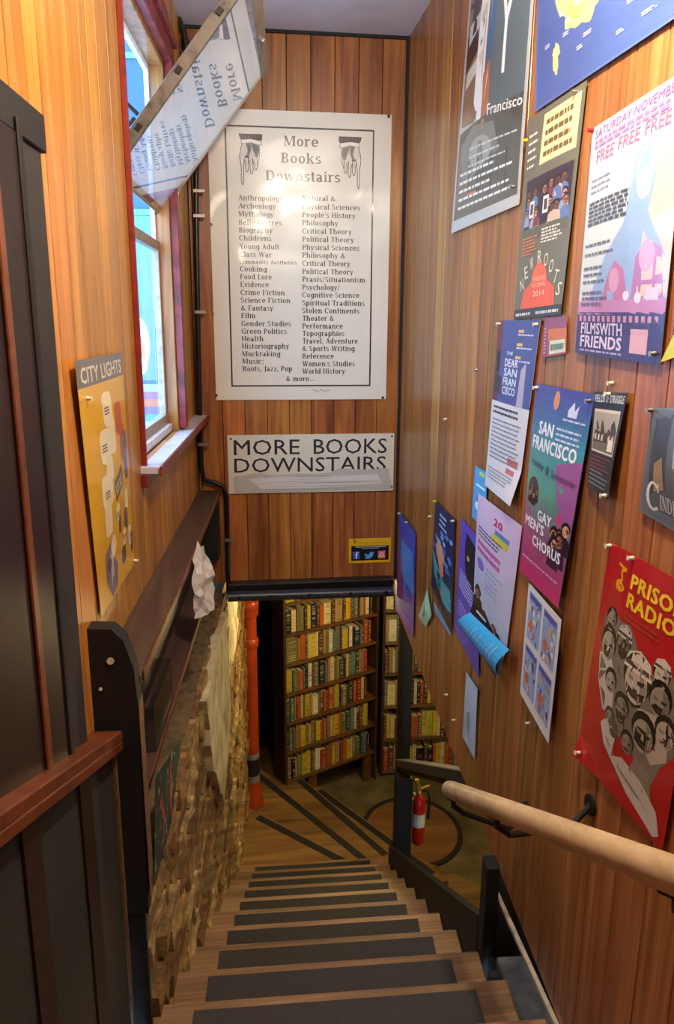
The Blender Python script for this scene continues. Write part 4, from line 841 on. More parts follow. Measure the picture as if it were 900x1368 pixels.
# 2 blue map
a = Art(); t = Art(); rn = random.Random(4)
def isl(cx, cy, rx, ry, sd, c='d6d088', rot=0):
    r_ = random.Random(sd); ph = [r_.uniform(0, 6.28) for _ in range(5)]; pts = []
    for k in range(40):
        t_ = 2*PI*k/40; f = 1+.16*math.sin(2*t_+ph[0])+.12*math.sin(3*t_+ph[1])+.08*math.sin(6*t_+ph[2])+.06*math.sin(11*t_+ph[3]); x, y = rx*f*math.cos(t_), ry*f*math.sin(t_)
        pts.append((cx+x*math.cos(rot)-y*math.sin(rot), cy+x*math.sin(rot)+y*math.cos(rot)))
    a.poly(pts, c)
a.rect(.015, .02, .985, .985, '4c62a0')
isl(.34, .56, .15, .17, 3, rot=.3); isl(.36, .50, .09, .10, 9, 'e6e2a8'); isl(.31, .60, .06, .06, 12, 'c8c070'); isl(.16, .80, .022, .07, 5); isl(.165, .76, .03, .025, 6, 'dcd898'); isl(.75, .3, .14, .16, 8)
for k in range(26): x, y = rn.uniform(.04, .9), rn.uniform(.3, .94); lines(t, x, x+rn.uniform(.04, .07), y, y+.012, 2, 'c0cce8', .007, k)
rposter('map_poster', ((722, -110), (1000, -330), (716, 150), (1000, -40)), '5a70a8', a, t, 'large blue map poster with pale yellow islands at the top right', mat='gloss', bulge=.01)
# 3 grey-olive festival poster
a = Art(); t = Art()
a.rect(.34, .03, .95, .26, 'e8d498'); lines(t, .40, .90, .085, .23, 4, '6a5a34', .022, 3, wmin=.85); lines(t, .07, .27, .10, .25, 5, 'e0dccc', .012, 5)
a.rect(.10, .31, .95, .55, '3a2630'); crowd(a, .16, .9, .35, .49, 20, 5, SKIN, r=.04, asp=.42, body=['5a70a0', '7a2c34', 'c0a890', '28202c', '8a94b0'])
for x in (.22, .50): a.rect(x, .42, x+.10, .50, 'dcd4c8'); a.rect(x+.02, .435, x+.08, .485, '4a3c3c')
a.rect(.09, .55, .95, .60, '5f5c4c'); lines(t, .10, .46, .60, .68, 6, 'c87c4c', .009, 6); lines(t, .52, .95, .58, .64, 5, 'dcd6c4', .008, 7)
for i, (c, x, y, r_) in enumerate((('N', .14, .86, .5), ('E', .22, .80, .4), ('W', .33, .76, .25), ('R', .48, .735, .05), ('O', .60, .755, -.15), ('O', .70, .79, -.3), ('T', .79, .84, -.5), ('S', .86, .90, -.6))):
    t.text(c, x, y, .062, 'e8dfc0', w=.075, rot=r_*.6, asp=.42)
a.poly([(.14, .95), (.20, .86), (.36, .82), (.40, .76), (.52, .72), (.64, .76), (.68, .82), (.82, .86), (.86, .95)], 'd85a3c'); a.ell(.52, .80, .14, .055, 'e06848', 16)
t.text('THEATRE', .38, .82, .02, 'f0b8a0', w=.28); t.text('FESTIVAL', .38, .85, .02, 'f0b8a0', w=.30); t.text('2014', .41, .895, .028, 'f4c8b0', w=.24)
a.rect(0, .95, 1, 1, '34363a'); lines(t, .05, .38, .985, .985, 1, 'c8c8c8', .014, 8, wmin=1); lines(t, .5, .95, .985, .985, 1, 'c8c8c8', .014, 9, wmin=1)
rposter('festival_poster', ((707, 160), (786, 107), (688, 427), (751, 420)), '6a6756', a, t, 'narrow olive grey poster with an orange figure and the words NEW ROOTS', bulge=.006, pins=((.86, .02, 'steel'), (.02, .1, 'pinyellow')))
# 4 films poster
a = Art(); t = Art()
a.poly([(.80, .12), (1, .1), (1, .75), (.72, .75)], 'e0b8b0'); a.poly([(.60, .30), (.62, .20), (.72, .16), (.80, .20), (.82, .32), (.78, .44), (.95, .60), (1, .8), (.1, .8), (.35, .58), (.55, .46)], '8aa8d4'); a.ell(.72, .27, .09, .09, '9ab8e0', 16); a.ell(.72, .33, .065, .06, 'c4c6d8', 14)
a.poly([(.3, .8), (.40, .66), (.48, .60), (.58, .64), (.66, .8)], 'b070a4'); a.poly([(.66, .8), (.70, .60), (.80, .54), (.92, .58), (.98, .8)], 'a868a4'); a.ell(.80, .60, .07, .06, 'c498bc', 14); a.ell(.48, .68, .06, .05, 'c494b8', 14)
a.rect(0, .76, 1, .82, 'b880b4'); a.rect(0, .81, 1, 1, '3a3470')
for k in range(15): a.rect(.03+.063*k, .825, .065+.063*k, .85, 'c08aac')
t.text('SATURDAY NOVEMBER', .05, .055, .035, 'a05aa0', w=.90, bold=.01); lines(t, .06, .94, .08, .10, 2, 'a878b0', .014, 4, wmin=.9); t.text('FREE', .10, .165, .05, 'c8709c', w=.23, bold=.015); t.text('FREE', .38, .16, .05, 'c8709c', w=.23, bold=.015); t.text('FREE', .66, .155, .05, 'c8709c', w=.23, bold=.015)
lines(t, .06, .36, .24, .29, 3, '8a94a8', .008, 5); lines(t, .06, .60, .34, .43, 6, '4a5468', .011, 6, wmin=.85); lines(t, .05, .55, .52, .56, 2, '5a6478', .009, 7); lines(t, .05, .44, .62, .68, 3, '5a6478', .01, 8); lines(t, .05, .4, .73, .78, 3, '6a5478', .012, 9)
t.text('FILMSWITH', .07, .905, .048, 'cfc8e8', w=.52, bold=.03); t.text('FRIENDS', .07, .965, .05, 'cfc8e8', w=.52, bold=.03); lines(t, .07, .6, .985, .985, 1, 'a8a0d0', .008, 3, wmin=1)
a.rect(.68, .875, .86, .97, 'd0a8c0'); a.ell(.62, .745, .035, .02, 'e0d8ec', 10); a.ell(.74, .755, .035, .022, 'e0d8ec', 10); t.text('ROXIE', .82, .765, .04, 'ded0e8', w=.13, bold=.02) if False else a.rect(.82, .72, .93, .765, 'd8c4e0')
rposter('films_poster', ((794, 172), (925, 88), (770, 471), (884, 488)), 'c4d2da', a, t, 'large pale blue and violet poster reading FREE FREE FREE and FILMSWITH FRIENDS', mat='gloss', bulge=.012, pins=((.012, .01, 'pinred'), (.95, .96, 'steel')))
# 5 letter poster, blue above white
a = Art(); t = Art(); a.rect(0, 0, 1, .46, '44508c'); a.poly([(0, 0), (.16, 0), (.16, .46), (0, .46)], '6a3440'); a.poly([(.03, .15), (.15, .17), (.14, .3), (.03, .28)], '241c20')
a.poly([(.05, .3), (.25, .32), (.24, .42), (.05, .4)], '2c3038'); a.poly([(.72, .26), (.82, .22), (.85, .46), (.70, .46)], 'a8a4b8')
for i, (w_, x, h) in enumerate((('THE', .32, .018), ('DEAR', .30, .042), ('SAN', .30, .042), ('FRAN', .30, .042), ('CISCO', .30, .042))): t.text(w_, x, .20+.052*i-(.012 if i == 0 else 0), h, 'e0e4f0', w=.16 if i == 0 else .34, bold=.02)
t.text('LIVE', .10, .14, .03, 'c8cce8', w=.2, rot=1.3, asp=.35) if False else None
for k in range(3): a.rect(.55, .05+.07*k, .68, .065+.07*k, 'd8b060'); lines(t, .55, .9, .08+.07*k, .08+.07*k, 1, 'c8ccdc', .008, k, wmin=1)
lines(t, .08, .9, .50, .53, 2, '3a3c44', .013, 4, wmin=.8); lines(t, .08, .9, .57, .80, 10, '70747c', .007, 5, wmin=.9); a.rect(.62, .76, .9, .80, 'c86a70'); a.rect(.62, .82, .85, .85, 'c86a70'); lines(t, .08, .9, .87, .93, 4, '8a8c94', .007, 6, wmin=.7)
rposter('letter_poster', ((668, 428), (724, 428), (649, 648), (692, 676)), 'd4d2d4', a, t, 'blue topped white letter poster reading DEAR SAN FRANCISCO with slightly curling foot', bulge=.004, shape=lambda u, v: .02*max(0, v-.8)/.2*u, pins=((.05, .02, 'pin'), (.95, .02, 'pin')))
# 6 small orange-violet flyer
a = Art(); t = Art(); a.rect(0, 0, 1, .35, '8a4a6c'); a.rect(0, .3, 1, .6, 'c06c3c'); a.rect(.3, .60, .96, .95, 'c8d0bc'); t.text('LOCAL', .36, .86, .2, '5a7a6a', w=.5, bold=.02) if False else lines(t, .36, .9, .86, .86, 1, '5a7a6a', .16, 2, wmin=1); a.rect(0, 0, .2, 1, '8a4468'); lines(t, .04, .16, .3, .9, 8, 'd0b0c0', .03, 3)
rposter('small_flyer', ((729, 424), (758, 423), (725, 478), (757, 472)), 'a8505c', a, t, 'small orange and violet flyer tucked behind the foot of the olive poster', off=.002)
# 7 chorus poster
a = Art(); t = Art()
for i in range(24):
    f = i/23; c = [(0x38, 0x40, 0x98), (0x3c, 0x90, 0xa8), (0x50, 0xa0, 0x88), (0x90, 0x60, 0x80), (0xc8, 0x28, 0x70)]; q = f*4; j = min(3, int(q)); g = q-j
    a.rect(0, i/24, 1, (i+1)/24+.001, ''.join('%02x' % int(c[j][m_]*(1-g)+c[j+1][m_]*g) for m_ in range(3)))
a.poly([(.6, .35), (1, .3), (1, .62), (.75, .6)], '9a5a9c'); a.poly([(0, .6), (.3, .7), (.35, .85), (0, .82)], 'c04074')
a.ell(.19, .53, .14, .075, '2a2220', 20); crowd(a, .1, .28, .50, .56, 9, 3, SKIN, r=.028, asp=.4, body=['241c20'])
crowd(a, .72, .94, .62, .74, 6, 9, SKIN, r=.06, asp=.4, body=['3a1c40', '281430']); a.poly([(.7, .6), (.78, .56), (.85, .6), (.8, .64)], 'c04c80')
a.ell(.44, .06, .05, .045, 'd08a68', 12); a.poly([(.66, .09), (.74, .05), (.76, .09), (.82, .06), (.80, .12), (.66, .12)], 'c8d4f0')
t.text('SAN', .17, .235, .06, 'eef2fa', w=.30, bold=.035); t.text('FRANCISCO', .06, .315, .062, 'eef2fa', w=.84, bold=.035); lines(t, .52, .92, .19, .24, 3, 'c8d4f0', .01, 2, wmin=.9)
t.text('Holiday', .08, .40, .035, '3a3468', w=.3, rot=-.06, asp=.35); t.text('@', .42, .41, .035, '3a3468', w=.08); t.text('Spectacular', .54, .415, .035, '6a3470', w=.42, rot=-.06, asp=.35)
t.text('GAY', .36, .655, .05, 'f2f2f4', w=.30, bold=.035); t.text("MEN'S", .05, .72, .05, 'f2f2f4', w=.48, bold=.035); t.text('CHORUS', .28, .80, .052, 'f2f2f4', w=.62, bold=.035); lines(t, .05, .9, .90, .90, 1, 'e8b0c8', .01, 5, wmin=1); lines(t, .6, .95, .14, .15, 1, 'c8d0ec', .008, 5, wmin=1)
rposter('chorus_poster', ((718, 512), (797, 527), (696, 762), (754, 812)), '5080a0', a, t, "blue, green and pink poster reading SAN FRANCISCO GAY MEN'S CHORUS", mat='gloss', bulge=.008, shape=lambda u, v: .012*u*v, pins=((.04, .02, 'pin'), (.95, .03, 'steel')))
# 8 small black leaflet
a = Art(); t = Art(); a.rect(.08, .17, .92, .60, 'd0ccc0'); a.rect(.10, .20, .90, .42, 'a8a498'); a.poly([(.1, .5), (.2, .28), (.3, .36), (.4, .27), (.52, .4), (.62, .36), (.78, .26), (.9, .36), (.9, .50)], '3c3e36'); a.poly([(.1, .5), (.9, .48), (.9, .58), (.1, .58)], '6c6a5e'); a.poly([(.7, .45), (.86, .45), (.86, .56), (.66, .56)], 'e4e0d6')
t.text('FIELDS', .06, .10, .07, 'c8d4e0', w=.32, bold=.03); t.text('OF', .41, .10, .07, 'c8d4e0', w=.1, bold=.03); t.text('STRUGGLE', .54, .10, .07, 'c8d4e0', w=.42, bold=.03); lines(t, .08, .9, .65, .76, 4, '8a3048', .014, 2); lines(t, .08, .9, .80, .93, 4, '9098a8', .012, 3)
rposter('black_leaflet', ((796, 523), (841, 525), (786, 650), (823, 668)), '15171c', a, t, 'small black leaflet with a framed landscape photo hanging right of the chorus poster', mat='gloss', shape=lambda u, v: .014*math.sin(PI*v*.5)*u, pins=((.9, .97, 'pin'), (.5, .02, 'pin')))
# 9 grey card, mostly past the frame edge
a = Art(); t = Art(); a.rect(.02, .02, .98, .98, '5c6874'); a.poly([(.1, .1), (.4, .05), (.42, .7), (.12, .8)], '3e4856'); a.poly([(.2, .5), (.34, .42), (.4, .7), (.22, .75)], '98866e'); a.poly([(.5, .02), (.8, .02), (.7, .4), (.52, .5)], 'aab4bc'); a.ell(.75, .55, .16, .18, '2a2c30', 14)
t.text('C', .10, .92, .26, 'd8dce0', w=.22, serif=True); t.text('INDERELLA', .34, .88, .13, 'd8dce0', w=.62, serif=True)
rposter('theatre_card', ((873, 545), (962, 545), (856, 682), (946, 735)), '6c7680', a, t, 'dark grey glossy theatre card with silvery lettering at the right edge', mat='gloss', bulge=.01, pins=((.02, .02, 'steel'),))
# 10 red radio poster
a = Art(); t = Art(); rn = random.Random(8)
a.poly([(.10, .30), (.16, .24), (.30, .27), (.42, .26), (.52, .31), (.58, .38), (.66, .44), (.74, .33), (.90, .34), (.96, .42), (.97, .62), (.88, .70), (.80, .84), (.70, .82), (.60, .72), (.50, .72), (.40, .74), (.24, .66), (.14, .56)], '7c7468')
a.poly([(.10, .46), (.24, .42), (.34, .50), (.36, .66), (.24, .68), (.14, .58)], 'cac4b6'); a.poly([(.62, .54), (.90, .50), (.92, .66), (.80, .72), (.66, .66)], 'b8b0a0')
heads = ((.20, .28, .055, '9a9284'), (.36, .335, .06, '8a8072'), (.21, .375, .08, 'a8a090'), (.52, .37, .07, 'b8ae9c'), (.56, .46, .10, 'c0b6a4'), (.76, .36, .055, 'c8c0b0'), (.30, .50, .055, 'b0a898'), (.74, .46, .075, '9a9080'), (.42, .58, .06, '8c8476'), (.60, .60, .07, 'a89e8c'), (.78, .60, .09, 'b8ae9c'), (.30, .65, .04, '9a9284'))
def head(a, x, y, r, tone, dark, hair, q=.55, beard=False, hat=None):
    dark = ''.join('%02x' % int(int(dark[i:i+2], 16)*.55+int(tone[i:i+2], 16)*.45) for i in (0, 2, 4))
    a.ell(x, y-r*q*.28, r*1.02, r*q*1.22, hair, 14); a.ell(x, y+r*q*.1, r*.82, r*q*1.08, tone, 14)
    a.poly([(x+r*.15, y-r*q*.85), (x+r*.6, y-r*q*.6), (x+r*.80, y), (x+r*.66, y+r*q*.7), (x+r*.2, y+r*q*1.12), (x+r*.34, y+r*q*.3)], dark)
    a.poly([(x-r*.62, y-r*q*.22), (x-r*.1, y-r*q*.12), (x-r*.12, y+r*q*.08), (x-r*.5, y+r*q*.06)], dark); a.poly([(x+r*.1, y-r*q*.12), (x+r*.62, y-r*q*.22), (x+r*.5, y+r*q*.06), (x+r*.12, y+r*q*.08)], '2a251f')
    a.poly([(x-r*.06, y-r*q*.1), (x+r*.08, y-r*q*.1), (x+r*.16, y+r*q*.4), (x-r*.12, y+r*q*.4)], tone); a.line([(x-r*.14, y+r*q*.42), (x+r*.18, y+r*q*.42)], r*.08, '3a332b')
    if beard: a.poly([(x-r*.7, y+r*q*.35), (x-r*.2, y+r*q*.5), (x+r*.25, y+r*q*.5), (x+r*.72, y+r*q*.35), (x+r*.5, y+r*q*1.15), (x, y+r*q*1.4), (x-r*.5, y+r*q*1.15)], '2c2620')
    a.line([(x-r*.28, y+r*q*.68), (x+r*.28, y+r*q*.66)], r*.10, '4a3a32')
    if hat: a.poly([(x-r*1.05, y-r*q*.45), (x-r*.8, y-r*q*1.3), (x, y-r*q*1.65), (x+r*.8, y-r*q*1.3), (x+r*1.05, y-r*q*.45)], hat); a.line([(x-r*.95, y-r*q*.75), (x+r*.95, y-r*q*.75)], r*.14, '4a443c')
for x, y, r, tn, dk, hr_, bd, ht in ((.19, .295, .07, '9a9284', '4c463e', '1c1814', 0, None), (.38, .345, .085, '8a8072', '4c463c', '241e1a', 1, 'c8c2b4'), (.20, .40, .105, 'b0a898', '6a6256', '1c1814', 0, None), (.78, .36, .075, 'c8c0b0', '847c6e', '2a241e', 0, 'd4cec0'), (.57, .45, .14, 'c0b6a4', '6c6456', '2a241e', 1, 'd8d2c4'), (.80, .455, .10, '9a9080', '5a5246', '14110e', 0, None),
    (.30, .535, .075, 'b0a898', '5c564c', '14110e', 0, None), (.46, .60, .085, '8c8476', '4a443a', '241e1a', 1, None), (.70, .63, .115, 'a89e8c', '5e5648', '1c1814', 0, None), (.88, .56, .09, 'b8ae9c', '6c6456', '241e1a', 0, None), (.34, .685, .06, '9a9284', '544c42', '3a2e26', 0, None), (.56, .72, .07, '948b7c', '4c463c', '2a241e', 0, None)):
    head(a, x, y, r, tn, dk, hr_, .55, bd, ht)
for x, y, r_ in ():
    for k in range(3): a.line([(x-r_*.8, y-.008*k), (x, y-.008*k-.01), (x+r_*.8, y-.008*k)], .008, ['dcd6c8', '2a241e', 'c8c0b0'][k])
a.poly([(.30, .70), (.44, .72), (.40, .84), (.52, .80), (.72, .82), (.90, .88), (.95, .96), (.90, .985), (.60, .93), (.30, .82), (.24, .74)], 'ccc6ba'); a.poly([(.66, .74), (.80, .76), (.84, .86), (.70, .86), (.60, .82)], '8a8270'); a.ell(.40, .715, .055, .04, '5a4a40', 12); a.line([(.32, .78), (.5, .86), (.9, .93)], .012, '8a8478')
for k in range(12): x, y = rn.uniform(.15, .9), rn.uniform(.32, .68); a.line([(x, y), (x+rn.uniform(-.03, .03), y+rn.uniform(.02, .05))], .008, rn.choice(['2a241e', 'd8d0c0']))
a.line([(.16, .06), (.26, .07), (.21, .08), (.23, .12), (.17, .13), (.24, .16), (.27, .14)], .02, 'e8a818', .6); a.ell(.215, .145, .05, .02, 'e8a818', 12); a.ell(.215, .147, .03, .012, 'c01c20', 12)
t.text('PRISON', .33, .125, .055, 'f0cc28', w=.56, bold=.035); t.text('RADIO', .33, .20, .055, 'f0cc28', w=.50, bold=.035); lines(t, .33, .72, .23, .25, 2, 'a85030', .007, 4, wmin=.9)
rposter('radio_poster', ((817, 723), (945, 796), (773, 1008), (887, 1138)), 'b41820', a, t, 'bright red poster with a crowd of grey faces and yellow words PRISON RADIO', mat='gloss', bulge=.01, shape=lambda u, v: .016*max(0, .25-u)*max(0, v-.9)*30, pins=((.06, .965, 'pin'), (.02, .015, 'pin'), (.3, .012, 'pin')))
# 11 white sheet of four comic pictures
a = Art(); t = Art(); rn = random.Random(14)
for cx in (0, 1):
    for cy in (0, 1):
        x0_, y0_ = .07+.46*cx, .05+.46*cy; a.rect(x0_, y0_, x0_+.40, y0_+.40, '8fa6cc')
        for k in range(34):
            x, y = x0_+rn.uniform(.03, .37), y0_+rn.uniform(.02, .38); a.ell(x, y, rn.uniform(.015, .05), rn.uniform(.01, .035), rn.choice(['5a78b8', 'c86840', 'b8c4d8', '3a4870', 'e0dcd0', '88a070', 'd8a070', '7088c0']), 7, rn.random()*3)
        a.rect(x0_+.02, y0_+.01, x0_+.38, y0_+.055, '4a50a0'); a.ell(x0_+.12, y0_+.27, .07, .05, 'c86a48', 12)
rposter('comic_sheet', ((708, 778), (760, 828), (696, 925), (742, 993)), 'dcdad4', a, t, 'white sheet with four small comic pictures below the chorus poster', shape=lambda u, v: .015*u)
# 12 behind: pale cyan flyer, then the pale pink group poster with its curled foot
a = Art(); a.rect(.2, .3, .9, .34, 'd8f0fc'); a.ell(.4, .7, .2, .08, 'e8f4fa', 10); a.rect(.4, .05, .8, .12, 'c8d860'); a.rect(.3, .5, .5, .62, '2858a8')
rposter('cyan_flyer', ((636, 622), (652, 632), (631, 690), (648, 708)), '4aa4dc', a, None, 'bright cyan flyer showing behind the pale pink group poster', off=.003)
a = Art(); t = Art()
for i in range(10): f = i/9; a.rect(0, i/10, 1, i/10+.101, ''.join('%02x' % int(p*(1-f)+q*f) for p, q in ((0xd4, 0xb4), (0xb8, 0xc8), (0xd4, 0xd8))))
t.text('20', .45, .12, .045, 'c02860', w=.2, bold=.03); a.rect(.45, .17, .80, .22, 'c8c040'); a.rect(.5, .14, .82, .17, '5080c0'); lines(t, .08, .7, .22, .27, 3, '4a4a5c', .01, 2, wmin=.8)
t.text('MUSICAL', .08, .32, .035, 'd0509c', w=.50, bold=.02) if False else lines(t, .08, .72, .33, .38, 2, 'd0509c', .028, 12, wmin=.9); a.ell(.2, .46, .12, .04, '9070c8', 12); lines(t, .38, .85, .44, .58, 5, '8aa8b8', .008, 5)
crowd(a, .12, .30, .66, .74, 3, 4, SKIN, r=.07, asp=.35, body=['18161a']); crowd(a, .45, .9, .74, .90, 7, 6, SKIN, r=.06, asp=.35, body=['18161a', '201c22']); a.poly([(0, .8), (.4, .74), (.9, .86), (1, 1), (0, 1)], '1a181c')
for p, q in (((.15, .82), (.45, .80)), ((.42, .90), (.62, .84))): a.line([p, q], .015, 'd8d4d0')
r12 = rposter('group_poster', ((640, 659), (699, 703), (632, 838), (673, 906)), 'd0c0d4', a, t, 'pale pink and blue poster of people in black, its foot curling up cyan', bulge=.008, shape=lambda u, v: .02*max(0, v-.8)/.2)
c12 = rq((616, 837), (631, 818), (669, 905), (684, 868), X=PX-.012)
a = Art(); rn = random.Random(3); lines(a, .1, .9, .2, .85, 9, '7cc8ec', .02, 4); a.rect(0, 0, .12, .22, 'd02c58')
def SC(u, v):
    p = (c12[0]*(1-u)+c12[1]*u)*(1-v)+(c12[2]*(1-u)+c12[3]*u)*v; p = p+V((-.022*math.sin(PI*u)-.008, 0, 0)); return p, V((-1, .1, .1)).normalized()
cm = MB(); gi = {}
for j in range(9):
    for i in range(7): gi[i, j] = len(cm.v); cm.v.append(SC(i/6, j/8)[0])
for j in range(8):
    for i in range(6): cm.f.append([gi[i, j], gi[i, j+1], gi[i+1, j+1], gi[i+1, j]]); cm.c.append(lin('3aa4d8'))
co = cm.build('curled_foot', 'print', r12, label='cyan underside of the curled foot'); sheet('curl_print', SC, a, 'print', co, cuts=(6, 8))
# 13 violet poster
a = Art(); t = Art(); a.poly([(.35, .06), (1, .1), (1, .46), (.7, .46), (.38, .36), (.3, .2)], '1c1a28'); a.ell(.5, .24, .06, .02, 'd8b060', 10)
lines(t, .12, .8, .42, .56, 6, 'c4c0f4', .014, 3, wmin=.8); lines(t, .15, .8, .68, .78, 4, 'c8b8f0', .012, 5, wmin=.8); rn = random.Random(2)
for k in range(24): a.ell(rn.uniform(.05, .95), rn.uniform(.58, .97), rn.uniform(.02, .05), rn.uniform(.006, .012), rn.choice(['8a80e8', 'a08cf0', '5a4cc0']), 8)
rposter('violet_poster', ((617, 691), (641, 722), (607, 840), (640, 906)), '5a48b4', a, t, 'violet poster with a dark round shape, partly under the curled pink poster', bulge=.004, off=.002)
# 14 night blue poster
a = Art(); t = Art(); a.rect(0, 0, 1, 1, '16284e'); rn = random.Random(6)
for k in range(26): x, y = rn.uniform(.1, .9), rn.uniform(.22, .55); a.ell(x, y, .07, .022, rn.choice(['4c84c8', '78a8dc', '2c5ca0']), 10)
a.ell(.42, .46, .22, .10, 'e09878', 16); a.poly([(.3, .5), (.6, .5), (.62, .62), (.5, .70), (.38, .6)], 'd88460'); a.poly([(0, .55), (.3, .62), (.6, .68), (.9, .66), (.95, .84), (.6, .9), (.15, .78)], '30a8a8'); a.poly([(.35, .60), (.5, .72), (.45, .86), (.28, .74)], '1c2c3c')
t.text('NIGHT', .30, .15, .05, 'a8c8f0', w=.5, bold=.02) if False else lines(t, .3, .8, .10, .2, 3, 'a8c8f0', .02, 3)
for k in range(8): a.ell(rn.uniform(.2, .9), rn.uniform(.74, .9), .05, .014, rn.choice(['6a60b8', '58c0c8', 'c06a9c']), 8)
a.poly([(.2, .88), (1, .92), (1, 1), (.1, .96)], '1a1818')
rposter('night_poster', ((583, 668), (609, 694), (577, 782), (604, 846)), '16284e', a, t, 'dark blue poster with a pink glowing dome and teal hills', bulge=.006, pins=((.02, .01, 'pinyellow'), (.96, .02, 'pin')))
a = Art(); lines(a, .1, .9, .2, .9, 6, '4c7cb0', .05, 2)
rposter('blue_scrap', ((580, 804), (602, 845), (581, 818), (602, 850)), '88b0d8', a, None, 'narrow pale blue strip under the foot of the dark blue poster', off=.001, grid=(2, 2))
# 15 far blue-violet poster
a = Art(); t = Art()
for i in range(12): f = i/11; a.rect(0, i/12, 1, i/12+.085, ''.join('%02x' % int(p*(1-f)+q*f) for p, q in ((0x30, 0x78), (0x50, 0x38), (0xc0, 0xb0))))
a.poly([(.3, .2), (.9, .2), (1, .6), (.3, .5)], '4a90e0'); a.poly([(.15, .35), (.35, .4), (.4, .8), (.15, .75)], 'b03c70'); lines(t, .5, .8, .3, .75, 16, 'a8b4f0', .012, 2, wmin=.4); lines(t, .2, .9, .84, .92, 3, 'a898e8', .01, 4)
rposter('far_poster', ((535, 684), (556, 713), (530, 815), (553, 852)), '4048b8', a, t, 'narrow blue and violet poster nearest the end wall', bulge=.012, pins=((.02, .01, 'pin'), (.5, .0, 'pin')))
# 17, 18, 19 small papers
a = Art(); a.line([(.35, .3), (.6, .5), (.45, .7)], .05, '3a6a4c'); lines(a, .3, .8, .35, .6, 3, '5a9a80', .02, 3)
rposter('green_note', ((572, 788), (578, 822), (561, 823), (570, 838)), 'a4dcc0', a, None, 'small pale green note hanging skew below the dark blue poster', off=.006, grid=(3, 3), bulge=.01)
a = Art(); a.poly([(.35, .5), (.6, .45), (.65, .6), (.5, .8), (.4, .7)], '78b0a0'); lines(a, .3, .7, .2, .36, 3, 'a8bcd0', .01, 2)
rposter('white_notice', ((624, 898), (639, 920), (619, 984), (635, 1014)), 'bcd0e4', a, None, 'pale bluish white notice low on the wall under the violet poster', bulge=.006, off=.004)
rposter('lime_scrap', ((905, 440), (930, 425), (884, 484), (925, 470)), 'c8cc3c', None, None, 'lime yellow scrap of paper at the right edge beside the violet films poster', off=.003, grid=(2, 2))
# loose pins and a torn shred left on the boards
for i, (px, py, mt) in enumerate(((818, 512, 'pin'), (597, 928, 'pin'), (607, 962, 'pin'), (707, 966, 'white'), (596, 560, 'pin'), (637, 494, 'steel'), (575, 690, 'pin'))):
    p = onX(px, py, RX); m = MB(); m.tube([p, p+V((-.004, 0, 0)), p+V((-.009, 0, 0)), p+V((-.011, 0, 0))], [.005, .004, .003, .0055], 8)
    tag(m.build('pushpin', mt, None, smooth=True), ['loose pushpin above the small black leaflet', 'loose white pushpin left of the white notice, upper', 'loose white pushpin left of the white notice, lower', 'paper shred pin under the comic sheet', 'loose pushpin on bare boards near the end wall', 'steel pushpin left of the letter poster', 'loose pushpin left of the dark blue poster'][i], 'pushpin')
# ------------------------------------------------------------------ poster on the left wall
lc = [onL(*p, .004) for p in ((93, 482), (157, 470), (133, 825), (178, 753))]
a = Art(); t = Art(); a.rect(0, 0, 1, .10, '6a6460'); t.text('CITY LIGHTS', .06, .085, .055, 'dcd4c0', w=.88, bold=.02)
W3 = 'e6dcb4'
def blob(x0, y0, x1, y1, c, n=16):
    cx, cy, rx, ry = (x0+x1)/2, (y0+y1)/2, (x1-x0)/2, (y1-y0)/2; a.poly([(cx+rx*(abs(math.cos(q))**.5)*(1 if math.cos(q) > 0 else -1), cy+ry*(abs(math.sin(q))**.5)*(1 if math.sin(q) > 0 else -1)) for q in [2*PI*i/n for i in range(n)]], c)
for b_, c in (((.38, .14, .60, .28), W3), ((.45, .24, .62, .40), W3), ((.26, .28, .48, .42), W3), ((.34, .40, .5, .50), W3), ((.22, .46, .46, .60), W3), ((.24, .58, .40, .72), W3), ((.66, .20, .84, .34), 'c05a4c'), ((.74, .30, .88, .46), 'a84438'), ((.82, .34, .96, .56), '5a5260'), ((.50, .62, .60, .70), W3), ((.56, .68, .62, .76), '4c4858'), ((.76, .60, .88, .70), W3), ((.72, .68, .84, .78), '5a5668'), ((.66, .76, .76, .84), W3), ((.84, .78, .93, .88), W3), ((.90, .82, .97, .92), '4c4858'), ((.62, .84, .74, .92), '3c3a44')): blob(*b_, c)
a.poly([(.20, .78), (.36, .74), (.42, .84), (.50, .88), (.46, .97), (.30, .99), (.20, .90)], '7a7080'); a.poly([(.30, .80), (.38, .80), (.40, .94), (.32, .96)], 'c8bcb0'); a.ell(.40, .78, .07, .05, W3, 12); a.ell(.28, .84, .05, .03, '4c4458', 10)
a.poly([(.50, .52), (.72, .47), (.74, .56), (.52, .61)], '4a4434'); t.text('BOOKS', .525, .585, .05, 'dccf98', w=.19, rot=.22, asp=.75, bold=.02)
for x, y, n_ in ((.42, .20, 3), (.30, .34, 3), (.28, .53, 3), (.50, .66, 2), (.66, .79, 2)):
    for k in range(n_): a.rect(x, y+.012*k, x+.10, y+.006+.012*k, '5c5644')
paper('city_lights_poster', lc, LN, 'd6a624', a, t, 'mustard yellow poster with cream blobs headed CITY LIGHTS on the left wall', mat='gloss', bulge=.008, shape=lambda u, v: .02*(1-v)*.3, pins=((.12, .14, 'pin'), (.98, .98, 'pin')))
